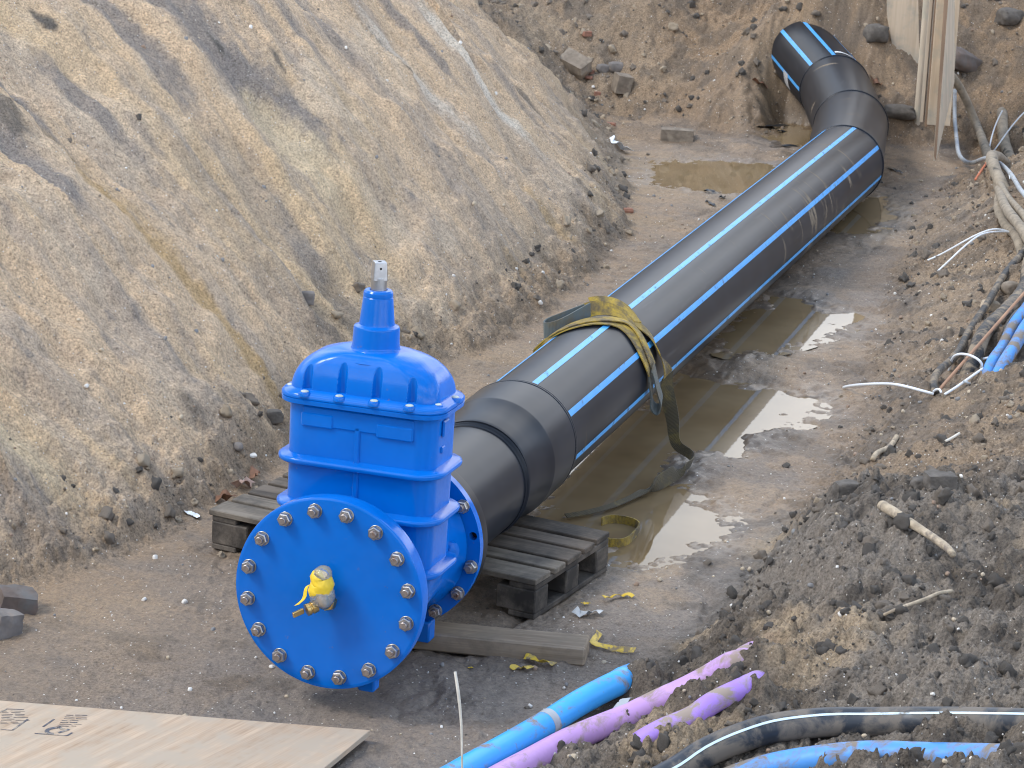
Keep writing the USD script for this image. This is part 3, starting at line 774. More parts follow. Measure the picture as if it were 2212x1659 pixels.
for z, (w, d) in ((.345, (.237, .125)), (.20, (.237, .125)), (.03, (.2365, .1245))):
    e = .032
    valve.part("rib", loft([(z - .011, w - .01, d - .01, .06), (z - .011, w + e - .006, d + e - .006, .085), (z - .007, w + e - .001, d + e - .001, .09), (z, w + e, d + e, .09), (z + .006, w + e - .001, d + e - .001, .09), (z + .010, w + e - .008, d + e - .008, .085), (z + .013, w + .004, d + .004, .064), (z + .018, w - .004, d - .004, .056)], CY), "blue_paint", 50, bp)
valve.part("rib", frame_box(L(-.009, CY - .1315, -.05), VS, VA, VU, .018, .02, .52, .004), "blue_paint", 30, bp)
# raised band with two lugs under the bonnet flange
valve.part("lug_panel", join([frame_box(L(-.178, CY - .1315, .455), VS, VA, VU, .356, .02, .060, .004), frame_box(L(-.182, CY - .1355, .452), VS, VA, VU, .105, .02, .044, .005), frame_box(L(.060, CY - .1355, .446), VS, VA, VU, .118, .02, .044, .005)]), "blue_paint", 30, bp)
valve.part("side_lug", frame_box(L(.2385, CY - .05, .452), VA, VS, VU, .05, .010, .05, .004), "blue_paint", 30, bp)
valve.part("side_lug", frame_box(L(.236, CY - .045, .40), VA, VS, VU, .03, .008, .02, .003), "blue_paint", 30, bp)
# bonnet: flange, dome with flutes over the bolts, neck
BOLTS = [(-.168, -.148), (-.057, -.148), (.054, -.148), (.166, -.148), (.243, -.095), (.262, .02), (.243, .10), (-.243, -.095), (-.262, .02), (-.243, .10), (-.11, .148), (.11, .148)]
bonnet_flange = loft([(.519, .225, .115, .055), (.519, .256, .144, .075), (.523, .2635, .1515, .08), (.536, .265, .153, .082), (.538, .2615, .1495, .08), (.5385, .2615, .1495, .08), (.5405, .265, .153, .082), (.549, .265, .153, .082), (.556, .259, .147, .078), (.563, .245, .132, .07), (.566, .236, .124, .065)], CY)


def flute(q, z):
    q = q.copy()
    for bx, by in BOLTS[:4]:
        dx = q[:, 0] - bx
        m = (np.abs(dx) < .0135) & (q[:, 1] < 0)
        q[m, 1] = np.maximum(q[m, 1], by + .027 + np.sqrt(.0135 ** 2 - dx[m] ** 2))
    return q


dome = []
for t in np.linspace(0, 1, 80):
    a = t * math.pi / 2
    k = math.cos(a) ** .8
    zz = .560 + .128 * math.sin(a) ** 1.0
    w = .066 + (.238 - .066) * k
    d = .062 + (.127 - .062) * k
    dome.append((zz, w, d, min(.060 + .035 * t, d - .002)))
bn = valve.part("bonnet", join([bonnet_flange, loft(dome, CY, 560, flute)]), "blue_paint", 42)
valve.part("stem_tower", lathe([(.66, .11), (.676, .088), (.684, .078), (.692, .0735), (.70, .072), (.752, .070), (.757, .068), (.760, .060), (.763, .0545), (.772, .053), (.846, .0455), (.848, .044), (.852, .0455), (.862, .0445), (.868, .040), (.869, .028), (.866, .027), (.866, .0)], L(0, CY, 0), VU, 56, up=VA), "blue_paint", 28, bn)
for bx, by in BOLTS[:6] + BOLTS[7:9]:
    k = 1.0 if abs(bx) < .2 else .965
    c = L(bx * k, CY + by * k + .004, 0)
    bb = valve.part("bolt_boss", lathe([(.548, .019), (.557, .0188), (.5615, .016), (.5620, .013)], c, VU, 24, up=VA), "blue_paint", 40, bn)
    valve.part("wax_plug", lathe([(.556, .0125), (.5635, .012), (.5655, .0085), (.5660, 0)], c, VU, 20, up=VA), "wax_plug", 40, bn)
stem_round = lathe([(.86, 0), (.86, .0245), (.905, .0245), (.907, .0235), (.907, 0)], L(0, CY, 0), VU, 32, up=VA)
sq = []
for z, w, r in ((.900, .0225, .004), (.906, .0222, .004), (.952, .0195, .004), (.9545, .0182, .004)):
    sq.append((z, w, w, r))
ca, sa_ = math.cos(math.radians(32)), math.sin(math.radians(32))


def turn(q, z):
    return np.stack([q[:, 0] * ca - q[:, 1] * sa_, q[:, 0] * sa_ + q[:, 1] * ca], 1)


stp = valve.part("stem", join([stem_round, loft(sq, CY, 64, turn)]), "stem_steel", 30)
fx = turn(np.array([[0, -1.0]]), 0)[0]
fn = VS * fx[0] + VA * fx[1]
valve.part("pin_hole", lathe([(0, .0036), (.0012, .0034), (.0012, 0)], L(0, CY, .936) + fn * .0205, fn, 14), "dark_hole", 30, stp)
valve.part("pin_hole", lathe([(0, .006), (.0010, .0058), (.0010, 0)], L(0, CY, .9540), VU, 14, up=VA), "dark_hole", 30, stp)
# blind cover plate
plate = valve.part("cover_plate", lathe([(.046, 0), (.046, .293), (.043, .297), (.004, .2975), (-.001, .296), (-.0035, .291), (-.004, .285), (-.004, 0)], VO, VA, 128), "blue_paint", 30)
import manifold3d as m3
rf = m3.Manifold.cylinder(.032, .279, .279, 112)
ang = np.radians(11.25 + 22.5 * np.arange(16))
for k in (3, 4, 12):
    rf = rf - m3.Manifold.cylinder(.2, .0135, .0135, 24).translate([.2575 * math.sin(ang[k]), .2575 * math.cos(ang[k]), -.1])
mm = rf.to_mesh(); rv = np.array(mm.vert_properties[:, :3]); rfa = np.array(mm.tri_verts)
rwv = L(rv[:, 0], rv[:, 2] + .604, rv[:, 1])
if trimesh.Trimesh(rwv, rfa, process=False).volume < 0:
    rfa = rfa[:, ::-1]
rear = valve.part("rear_flange", (rwv, rfa), "blue_paint", 30)
rngv = np.random.default_rng(4)


def bolt(k, y, under, r=.2575):
    th = ang[k]
    o = L(r * math.sin(th), y, r * math.cos(th)); ax = -VA
    ph = rngv.uniform(0, 1.05)
    b = valve.part("bolt", lathe([(-.01, .0118), (.030, .0118), (.0325, .0112), (.0340, .0095), (.0340, 0)], o, ax, 24), "steel_dull", 30, under)
    return o, ax, ph


for k in range(16):
    o, ax, ph = bolt(k, -.004, plate)
    valve.part("washer", lathe([(.0, .010), (.0, .0222), (.0035, .0222), (.0040, .0215), (.0040, .010)], o, ax, 30), "steel", 30, plate)
    valve.part("nut", lathe([(.0042, .010), (.0042, .0195), (.0052, .0208), (.0195, .0208), (.0225, .0180), (.0225, .010)], o, ax, 6, phase=ph), "steel", 20, plate)
for k in (1, 2, 4, 5, 6, 7):
    if k == 3:
        continue
    o, ax, ph = bolt(k, .604, rear)
    valve.part("washer", lathe([(.0, .010), (.0, .0222), (.0035, .0222), (.0040, .0215), (.0040, .010)], o, ax, 30), "steel", 30, rear)
    valve.part("nut", lathe([(.0042, .010), (.0042, .0195), (.0052, .0208), (.0195, .0208), (.0225, .0180), (.0225, .010)], o, ax, 6, phase=ph), "steel", 20, rear)
# brass drain tap in the middle of the plate, bagged and taped
tapo = L(0, 0, 0)
brass = join([lathe([(-.004, .018), (.004, .0245), (.030, .0245), (.034, .021), (.036, 0)], L(.008, 0, -.020), -VA, 6, phase=.3),
              tube(smooth_path([L(.006, -.03, -.018), L(.003, -.052, -.010), L(0, -.058, .015), L(-.004, -.06, .075)], 12), .019, 16),
              lathe([(0, .019), (.012, .020), (.016, .0195), (.018, .0165), (.022, .0165), (.024, .019), (.034, .019), (.036, .0)], L(-.014, -.056, -.022), -VA * .62 - VS * .62 - VU * .30, 16),
              frame_box(L(-.040, -.082, -.043), -VA * .62 - VS * .62 - VU * .30, np.cross(-VA * .62 - VS * .62 - VU * .30, VU), VU + (-VA * .62 - VS * .62) * .3, .036, .010, .017, .002)])
tapp = valve.part("drain_tap", brass, "brass", 30)
nz = np.random.default_rng(2)


def crumple(amp, seed):
    ph = np.random.default_rng(seed).uniform(0, 6.28, 8)
    return lambda i, th: 1 + amp * (np.sin(3 * th + ph[0] + i * .9) + .7 * np.sin(5 * th + ph[1] - i * 1.3) + .5 * np.sin(9 * th + ph[2] + i * 2.1))


valve.part("plastic_bag", tube([L(.006, -.058, -.022), L(.006, -.058, -.016), L(.005, -.058, -.004), L(.004, -.058, .010), L(.002, -.058, .022), L(.001, -.058, .032), L(0, -.058, .040)], [.014, .028, .036, .038, .036, .033, .029], 32, True, crumple(.05, 1)), "clear_film", 50, tapp)
valve.part("plastic_bag", tube([L(0, -.06, .070), L(.001, -.06, .080), L(.002, -.06, .090), L(.001, -.06, .099), L(0, -.06, .104), L(0, -.06, .106)], [.026, .029, .026, .020, .012, .003], 32, True, crumple(.05, 3)), "clear_film", 50, tapp)
tp = [L(-.004 * math.sin(i * .8), -.059, .018 + i * .0050) for i in range(13)]
valve.part("yellow_tape", tube(tp, [.030, .0345, .0355, .034, .036, .0335, .035, .032, .0325, .0305, .0315, .029, .026], 36, True, crumple(.022, 5)), "yellow_tape", 60, tapp)
tl = smooth_path([L(-.028, -.066, .046), L(-.043, -.075, .030), L(-.046, -.078, .004), L(-.056, -.082, -.010), L(-.066, -.085, -.020)], 14)
valve.part("yellow_tape", ribbon(tl, np.outer(np.linspace(.006, .010, 14), VS * .8 + VU * .4 - VA * .2), .0012), "yellow_tape", 40, tapp)
# cast lettering on the side of the tower and body: small raised blocks, too worn to read
rows = []
for i in range(7):
    rows.append(frame_box(L(-.004 + .002 * (i % 2), CY - .0515 + .0008 * i, .768 + i * .009), VS, VA, VU, .007, .004, .005, .0008))
valve.part("cast_mark", join(rows), "blue_paint", 30, bn)

# ------------------------------------------------------------------ the black pipe
EC = [np.array([1.793, 15.352, .221]), np.array([1.933, 16.356, .253]), np.array([1.919, 17.235, .320]), np.array([1.811, 17.855, .396])]
P2 = VO + VA * .9
PD = EC[0] - P2; PL = np.linalg.norm(PD); PD /= PL
PSD = np.cross(PD, [0, 0, 1.0]); PSD /= np.linalg.norm(PSD); PUP = np.cross(PSD, PD)


def pipe_at(t, th, r):
    """t metres from the valve's face, th degrees from the top towards the right, r from the axis."""
    th = np.radians(th)
    return P2 + np.multiply.outer(np.asarray(t, float) - .9, PD) + np.multiply.outer(r * np.sin(th), PSD) + np.multiply.outer(r * np.cos(th), PUP)


pipe = Thing("water_pipe", "long black plastic pipe with blue stripes bolted to the blue valve", "pipe", pipe_at(3.5, 180, .21))
pipe.part("backing_ring", lathe([(.637, .16), (.637, .272), (.641, .2765), (.690, .2765), (.700, .272), (.704, .255), (.706, .19)], VO, VA, 96), "black_plastic_clean", 30)
pipe.part("neck", lathe([(.70, .225), (.72, .212), (.76, .203), (.80, .199), (1.36, .199), (1.365, .19)], VO, VA, 96), "black_plastic_clean", 30)
pipe.part("weld_bead", lathe([(1.335, .195), (1.338, .2025), (1.345, .2055), (1.352, .2025), (1.356, .200), (1.361, .2055), (1.368, .2075), (1.375, .203), (1.378, .19)], VO, VA, 96), "black_plastic_clean", 40)
pc = pipe_at(0, 0, 0)
pipe.part("coupling", lathe([(1.374, .19), (1.376, .2005), (1.39, .2035), (1.46, .2075), (1.53, .2135), (1.575, .2205), (1.595, .2245), (1.605, .2255), (1.70, .2258), (1.84, .2258), (1.850, .2245), (1.868, .2215)], pc, PD, 96), "black_plastic_clean", 30)
pipe.part("weld_bead", lathe([(1.842, .215), (1.845, .2225), (1.852, .2265), (1.860, .2265), (1.866, .223), (1.868, .2245), (1.876, .2255), (1.884, .2215), (1.888, .212)], pc, PD, 96), "black_plastic_clean", 40)


def sleeve(c0, n0, c1, n1, d, r0, r1, seg=112, rows=2):
    d = d / np.linalg.norm(d)
    e = np.cross(d, [0, 0, 1.0]); e /= np.linalg.norm(e); g = np.cross(e, d)
    th = np.arange(seg) / seg * 2 * math.pi
    ring = np.sin(th)[:, None] * e + np.cos(th)[:, None] * g
    A = c0 + ring * r0; B = c1 + ring * r1
    A = A - d * (((A - c0) @ n0) / (d @ n0))[:, None]
    B = B - d * (((B - c1) @ n1) / (d @ n1))[:, None]
    v = np.vstack([A * (1 - k) + B * k for k in np.linspace(0, 1, rows)])
    v, f = arr((v, grid_faces(rows, seg, True)))
    n = np.cross(v[f[:, 1]] - v[f[:, 0]], v[f[:, 2]] - v[f[:, 0]])
    mid = v[f].mean(1) - c0
    if (n * (mid - np.outer(mid @ d, d))).sum() < 0:
        f = f[:, ::-1]
    return v, f


DS = [PD] + [(EC[k + 1] - EC[k]) / np.linalg.norm(EC[k + 1] - EC[k]) for k in range(3)]
NS = [DS[k] + DS[k + 1] for k in range(3)]
pipe.part("pipe_section", sleeve(pipe_at(1.86, 0, 0), PD, EC[0], NS[0], PD, .214, .218, rows=40), "black_plastic", 30)
for k in (0, 1):
    pipe.part("elbow_segment", sleeve(EC[k], NS[k], EC[k + 1], NS[k + 1], DS[k + 1], .2185, .2185, rows=8), "black_plastic", 30)
END = EC[2] + DS[3] * .80
pipe.part("pipe_section", sleeve(EC[2], NS[2], END, DS[3], DS[3], .218, .218, rows=10), "black_plastic", 30)
for k in range(3):
    pipe.part("weld_bead", lathe([(-.013, .214), (-.010, .2215), (-.003, .2245), (.003, .2245), (.010, .2215), (.013, .214)], EC[k], NS[k] / np.linalg.norm(NS[k]), 112), "black_plastic_clean", 50)


def stripe(c0, c1, d, th, r0, r1, half, n0=None, n1=None, n=30):
    d = d / np.linalg.norm(d)
    e = np.cross(d, [0, 0, 1.0]); e /= np.linalg.norm(e); g = np.cross(e, d)
    rows = []
    for k in np.linspace(0, 1, n):
        r = r0 * (1 - k) + r1 * k + .0012
        a = np.radians(th) + np.linspace(-half, half, 5) / r
        row = c0 * (1 - k) + c1 * k + r * (np.sin(a)[:, None] * e + np.cos(a)[:, None] * g)
        if n0 is not None:
            c, nn = (c0, n0) if k < .5 else (c1, n1)
            if k in (0.0, 1.0):
                row = row - d * (((row - c) @ nn) / (d @ nn))[:, None]
        rows.append(row)
    v, f = arr((np.vstack(rows), grid_faces(n, 5)))
    nrm = np.cross(v[f[0, 1]] - v[f[0, 0]], v[f[0, 2]] - v[f[0, 0]])
    if nrm @ (rows[0][2] - c0) < 0:
        f = f[:, ::-1]
    return v, f


for j in range(8):
    pipe.part("stripe", stripe(pipe_at(1.885, 0, 0), EC[0] - PD * .012, PD, 12.0 + 45.6 * j if j < 4 else 12.0 + 45 * j, .214, .218, .0115, PD, NS[0]), "stripe_blue", True)


def angle_round(c, d, px, py, r):
    D = ray(px, py); D = D / np.linalg.norm(D); w = CP - c
    dp = D - d * (D @ d); wp = w - d * (w @ d)
    A, B, C = dp @ dp, dp @ wp, wp @ wp - r * r
    lam = (-B - math.sqrt(max(B * B - A * C, 0))) / A
    q = CP + D * lam - c
    e = np.cross(d, [0, 0, 1.0]); e /= np.linalg.norm(e); g = np.cross(e, d)
    return math.degrees(math.atan2(q @ e, q @ g)), q @ d


ea = [angle_round(EC[2], DS[3], *q, .219)[0] for q in ((1750, 137), (1802, 119), (1721, 187))]
for th in ea + [ea[1] + 45, ea[2] - 45]:
    pipe.part("stripe", stripe(EC[2] + DS[3] * .012, END, DS[3], th, .218, .218, .012, NS[2], DS[3]), "stripe_blue", True)
th_l, t_l = angle_round(EC[2], DS[3], 1697, 165, .219)
pipe.part("sticker", stripe(EC[2] + DS[3] * (t_l - .06), EC[2] + DS[3] * (t_l + .05), DS[3], th_l - 6, .2195, .2195, .055), "label_white", True)
th_m, t_m = angle_round(EC[2], DS[3], 1797, 112, .219)
mk = []
for i in range(12):
    a = th_m + 4 + i * 3.0
    e = np.cross(DS[3], [0, 0, 1.0]); e /= np.linalg.norm(e); g = np.cross(e, DS[3])
    mk.append(EC[2] + DS[3] * (t_m - .01 + .008 * math.sin(i * .5)) + .2205 * (math.sin(math.radians(a)) * e + math.cos(math.radians(a)) * g))
pipe.part("paint_mark", ribbon(np.array(mk), np.outer(np.linspace(.012, .006, 12), DS[3]), .001), "paint_white", True)

# ------------------------------------------------------------------ sling over the pipe
SL = []


def along(path, pts, nrow):
    """Primvar 'along': metres along the strap, for its weave."""
    d = np.r_[0, np.cumsum(np.linalg.norm(np.diff(pts, axis=0), axis=1))]
    pr = UsdGeom.PrimvarsAPI(stage.GetPrimAtPath(path)).CreatePrimvar("along", Sdf.ValueTypeNames.Color3fArray, "vertex")
    n = np.repeat(d, nrow)
    pr.Set(Vt.Vec3fArray.FromNumpy(np.repeat(n[:, None], 3, 1).astype(np.float32)))


sling = Thing("lifting_sling", "worn yellow webbing sling with grey loops draped over the black pipe into the puddle", "lifting sling", pipe_at(2.9, 0, .22))


def strap(name, pts, wid, matn, thick=.004, under=None):
    p = sling.part(name, ribbon(pts, wid, thick), matn, False, under)
    along(p, np.asarray(pts), 8)
    return p


def on_pipe(tt, n=60, half=.033, twist=None):
    """tt: rows (t, degrees, height above the pipe's surface, edge tilt in degrees) -> centre line and half-width vectors"""
    q = smooth_path(np.array([(t * 1.0, math.radians(th) * .22, h, math.radians(tw) * .1) for t, th, h, tw in tt]), n)
    t, th, h, tw = q[:, 0], np.degrees(q[:, 1] / .22), q[:, 2], q[:, 3] / .1
    pts = np.array([pipe_at(a, b, .2155 + c) for a, b, c in zip(t, th, h)])
    tang = np.gradient(pts, axis=0); tang /= np.linalg.norm(tang, axis=1)[:, None]
    rad = np.array([pipe_at(a, b, 1.0) - pipe_at(a, b, 0) for a, b in zip(t, th)])
    w = np.cross(rad, tang); w /= np.linalg.norm(w, axis=1)[:, None]
    rad = np.cross(tang, w)
    wid = np.cos(tw)[:, None] * w + np.sin(tw)[:, None] * rad
    return pts, wid * half


# first strand: from under the left side, over the top, down the right and ending in a grey loop
pts, wid = on_pipe([(2.60, -95, .004, 0), (2.66, -60, .004, 0), (2.73, -28, .006, 0), (2.80, -8, .007, 0), (2.87, 10, .008, 0), (2.90, 25, .008, 4), (2.885, 40, .009, 6), (2.86, 55, .009, 4), (2.855, 67, .010, 0), (2.875, 78, .012, 0)], 70)
s1 = strap("webbing", pts, wid, "web_yellow")
a0 = pts[-1]; w0 = wid[-1]
dn = np.array([0, 0, -1.0]); outw = PSD * .9 + PD * .15
lp = smooth_path([a0, a0 + dn * .05 + PSD * .005, a0 + dn * .105 + PSD * .010 + PD * .012, a0 + dn * .150 + PSD * .016 + PD * .02, a0 + dn * .162 + PSD * .034 + PD * .024, a0 + dn * .145 + PSD * .046 + PD * .024, a0 + dn * .09 + PSD * .038 + PD * .018, a0 + dn * .03 + PSD * .022 + PD * .008, a0 + dn * -.015 + PSD * .010 + PD * .0], 46)
strap("end_loop", lp, np.tile(w0 * .80, (46, 1)), "web_grey", .006)
# second ply lying over the first, a little behind
pts, wid = on_pipe([(2.66, -58, .011, 0), (2.75, -28, .012, 0), (2.83, -8, .013, 0), (2.91, 12, .014, -6), (2.95, 26, .015, -10), (2.94, 40, .015, -8), (2.91, 55, .016, -4), (2.90, 66, .017, 0), (2.905, 76, .019, 0)], 60)
strap("webbing", pts, wid * .95, "web_yellow")
# second strand: grey loop on the left, twisting over the top and down the right side
pts, wid = on_pipe(half=.031, tt=[(2.93, -17, .030, 62), (2.955, -9, .034, 58), (2.98, 0, .030, 45), (3.00, 12, .022, 25), (3.01, 24, .014, 8), (3.02, 36, .010, 0), (3.035, 48, .010, -8), (3.03, 60, .012, -18), (3.025, 72, .016, -25), (3.05, 84, .022, -10), (3.08, 94, .03, 20)], n=70)
strap("webbing", pts, wid, "web_yellow")
b0, bw = pts[0], wid[0]
tl_ = pts[0] - pts[3]; tl_ /= np.linalg.norm(tl_)
hz = np.cross([0, 0, 1.0], tl_); hz /= np.linalg.norm(hz)
lp = smooth_path([b0, b0 + tl_ * .06 - hz * .006, b0 + tl_ * .13 - hz * .012, b0 + tl_ * .17 - hz * .006, b0 + tl_ * .182 + hz * .016, b0 + tl_ * .160 + hz * .040, b0 + tl_ * .10 + hz * .044, b0 + tl_ * .03 + hz * .026, b0 - tl_ * .02 + hz * .014], 50)
lw = np.tile(np.array([0, 0, .028]) + bw * .15, (50, 1))
strap("end_loop", lp, lw, "web_grey", .006)
pts2, wid2 = on_pipe([(2.985, -14, .052, 50), (3.03, -2, .050, 30), (3.06, 12, .034, 10), (3.05, 22, .020, 0), (3.03, 32, .014, 0)], 36)
strap("webbing", pts2, wid2 * .75, "web_yellow")
# free end hanging from the side into the mud
c0, cw = pts[-1], wid[-1]
g1 = onz(1470, 985, -.03); g2 = onz(1462, 1030, -.045); g3 = onz(1385, 1070, -.05); g4 = onz(1305, 1103, -.05); g5 = onz(1222, 1120, -.05)
Dc = c0[1]


def frac(px, py, f):
    return at_depth(px, py, c0[1] * (1 - f) + g1[1] * f)


hang = smooth_path([c0, frac(1443, 860, .25), frac(1454, 915, .55), frac(1466, 965, .88), g1 + np.array([.02, 0, .02]), g2 + np.array([.01, 0, .028]), (g2 + g3) / 2 + np.array([.01, 0, .022]), g3 + np.array([0, 0, .012]), g4 + np.array([0, 0, .010]), g5 + np.array([0, 0, .010])], 110)
tt = np.linspace(0, 1, 110)
view = hang - CP; view /= np.linalg.norm(view, axis=1)[:, None]
tang = np.gradient(hang, axis=0); tang /= np.linalg.norm(tang, axis=1)[:, None]
sidev = np.cross(tang, [0.25, 0.93, 0.0]); sidev /= np.linalg.norm(sidev, axis=1)[:, None]
sidev[np.cumsum(np.ones(110)) > 0] *= np.sign((sidev @ np.array([1, 0, 0.01])))[:, None][np.cumsum(np.ones(110)) > 0]
flat = np.cross(tang, [0, 0, 1.0]); flat /= np.linalg.norm(flat, axis=1)[:, None] + 1e-9
upv = np.tile([0, 0, 1.0], (110, 1))
wa = sstep(.0, .10, tt); wb = sstep(.40, .50, tt); wc = sstep(.56, .72, tt)
ww = cw / np.linalg.norm(cw) * (1 - wa)[:, None] + sidev * (wa * (1 - wb))[:, None] * .8 + (sidev * .7 + upv * .2) * (wb * (1 - wc))[:, None] + (upv * .35 + flat * .8) * wc[:, None]
from scipy.ndimage import gaussian_filter1d
ww = gaussian_filter1d(ww, 5, axis=0)
ww /= np.linalg.norm(ww, axis=1)[:, None]
strap("webbing", hang, ww * (.030 * (1 - .35 * sstep(.05, .3, tt) * (1 - sstep(.35, .5, tt)) - .62 * wc))[:, None], "web_muddy")
lo = [onz(1262, 1150, -.04), onz(1300, 1172, -.045), onz(1338, 1176, -.05), onz(1370, 1158, -.05), onz(1376, 1136, -.05), onz(1345, 1126, -.05), onz(1300, 1130, -.05)]
lp = smooth_path(lo, 60)
strap("end_loop", lp, np.tile([0, 0, .022], (60, 1)), "web_yellow", .005)

# ------------------------------------------------------------------ pallet, beam, plywood
ZP = .094
FR, BR, FL = onz(1159, 1253, ZP), onz(1297, 1145, ZP), onz(455, 1100, ZP)
PE = (FL - FR); PLEN = np.linalg.norm(PE); PE /= PLEN
PG = np.cross(PE, [0, 0, -1.0]); PG /= np.linalg.norm(PG)
if PG[1] < 0:
    PG = -PG
PDEP = max((BR - FR) @ PG, .5)
UPZ = np.array([0, 0, 1.0])
pal = Thing("pallet", "weathered dark wooden pallet sunk in mud under the joint of valve and pipe", "pallet", FR + PE * PLEN / 2 + PG * PDEP / 2 - UPZ * .15)
rp = np.random.default_rng(8)
ws = np.array([.128, .092, .125, .092, .118]); gap = (PDEP - ws.sum() * PDEP / .66) / 4
ws = ws * PDEP / .66
y = 0.0
for i in range(5):
    j = rp.uniform(-.006, .006, 2)
    o = FR - PE * (j[0]) + PG * y - UPZ * .021 + UPZ * rp.uniform(-.002, .002)
    pal.part("deck_board", frame_box(o, PE, PG, UPZ, PLEN + j[1], ws[i], .021, .003), "pallet_wood_pale" if i in (0, 1) else "pallet_wood", 30)
    y += ws[i] + gap
for x in (0.004, PLEN / 2 - .05, PLEN - .102):
    pal.part("stringer_board", frame_box(FR + PE * x - UPZ * .042 + PG * .004, PE, PG, UPZ, .098, PDEP - .008, .0208, .003), "block_wood", 30)
    pal.part("bottom_board", frame_box(FR + PE * x - UPZ * .144 + PG * .004, PE, PG, UPZ, .098, PDEP - .008, .0195, .003), "block_wood", 30)
for x in (0.003, PLEN / 2 - .072, PLEN - .148):
    for yy in (.003, PDEP / 2 - .05, PDEP - .103):
        pal.part("block", frame_box(FR + PE * x + PG * yy - UPZ * .124, PE, PG, UPZ, .145, .10, .0815, .004), "block_wood", 30)

bz = .005
b1, b2, b3 = onz(895, 1365, bz), onz(1264, 1402, bz), onz(1283, 1381, bz)
be = (b1 - b2) / np.linalg.norm(b1 - b2); bg = np.cross(be, [0, 0, -1.0]); bg = bg if bg[1] > 0 else -bg
bw_ = .125
bv, bf = frame_box(b2 - UPZ * .062, be, bg, UPZ, 1.02, bw_, .062, .006, 2)
bv[:, 2] += (meshkit.fbm(bv * 9, 3, 3) - .5) * .008
single("timber_beam", (bv, bf), "beam_wood", "thick brown timber beam lying in the mud under the blue valve's feet", "timber", smooth=30)

pz_ = -.012
q = [onz(-60, 1508, pz_), onz(800, 1577, pz_), onz(694, 1664, pz_)]
pe = (q[0] - q[1]) / np.linalg.norm(q[0] - q[1]); pg = np.cross(pe, [0, 0, 1.0]); pg = pg if pg[1] < 0 else -pg
ply = Thing("plywood_sheet", "stained plywood sheet with faded black stencil print lying flat on the mud", "plywood", q[1] + pe * .6 + pg * .3 - UPZ * .02)
v_, f_ = frame_box(q[1] - UPZ * .018, pe, pg, UPZ, 1.35, .62, .018, .0015)
v_ = v_ + np.outer(np.clip((v_ - q[1]) @ pg, 0, 1) * .0, pg)
ang_s = (q[2] - q[1]); ang_s /= np.linalg.norm(ang_s)
sh = (ang_s @ pe) / (ang_s @ pg)
v_ = v_ + np.outer((v_ - q[1]) @ pg * sh, pe)
ply.part("panel", (v_, f_), "plywood_face", 20)


def k8(x, y, z=pz_ + .0008):
    """Zoomed places on the sheet."""
    return onz(x / 5.53 * .8641, (1740 + y / 5.53) * .8641, z)


def stroke(pts, w):
    p = smooth_path([k8(*a) for a in pts], max(8, 6 * len(pts))) if len(pts) > 2 else np.linspace(k8(*pts[0]), k8(*pts[1]), 6)
    t = np.gradient(p, axis=0); t /= np.linalg.norm(t, axis=1)[:, None]
    s = np.cross(t, UPZ)
    return ribbon(p, s * w / 2, .0006)


pr = [stroke([(175, 470), (385, 318)], .006), stroke([(10, 462), (175, 472)], .003), stroke([(595, 425), (748, 318)], .006), stroke([(480, 515), (925, 548)], .004), stroke([(925, 548), (1000, 505)], .006),
      stroke([(800, 435), (720, 445), (655, 470), (650, 495), (690, 515), (745, 518)], .013), stroke([(805, 505), (880, 485), (955, 458)], .010), stroke([(800, 440), (830, 430), (850, 455), (880, 445)], .008), stroke([(0, 225), (105, 175)], .005), stroke([(105, 178), (330, 185)], .003)]
rs = np.random.default_rng(6)
for i, yy in enumerate(np.linspace(262, 412, 7)):
    x = 915 - (yy - 250) * .75 + rs.uniform(0, 20)
    while x < 1150 - (yy - 250) * .85:
        ln = rs.uniform(60, 170)
        pr.append(stroke([(x, yy), (x + ln, yy + 4)], rs.uniform(.002, .0045)))
        x += ln + rs.uniform(14, 40)
for yy in np.linspace(205, 380, 9):
    x = rs.uniform(0, 30)
    while x < 290 - (yy - 200) * .5:
        ln = rs.uniform(80, 200)
        pr.append(stroke([(x, yy), (x + ln, yy + 4)], rs.uniform(.0012, .0025)))
        x += ln + rs.uniform(20, 60)
ply.part("stencil_print", join(pr), "print_black", False)

# boards and pole standing in the bank at the top right
def upright(name, foot_px, z0, width, thick, yaw, top, matn, label, cat, lean=(0, 0), sink=.15):
    o = foot_px - UPZ * sink
    ex = np.array([math.cos(yaw), math.sin(yaw), 0]); ey = np.array([-math.sin(yaw), math.cos(yaw), 0])
    up = UPZ + ex * lean[0] + ey * lean[1]
    m = frame_box(o, ex, ey, UPZ, width, thick, top + sink, .002, 0)
    v = m[0] + np.outer((m[0] - o)[:, 2], ex * lean[0] + ey * lean[1])
    return single(name, (v, m[1]), matn, label, cat, smooth=20)


def pxo(x, y):
    return x * .8641, y * .8641


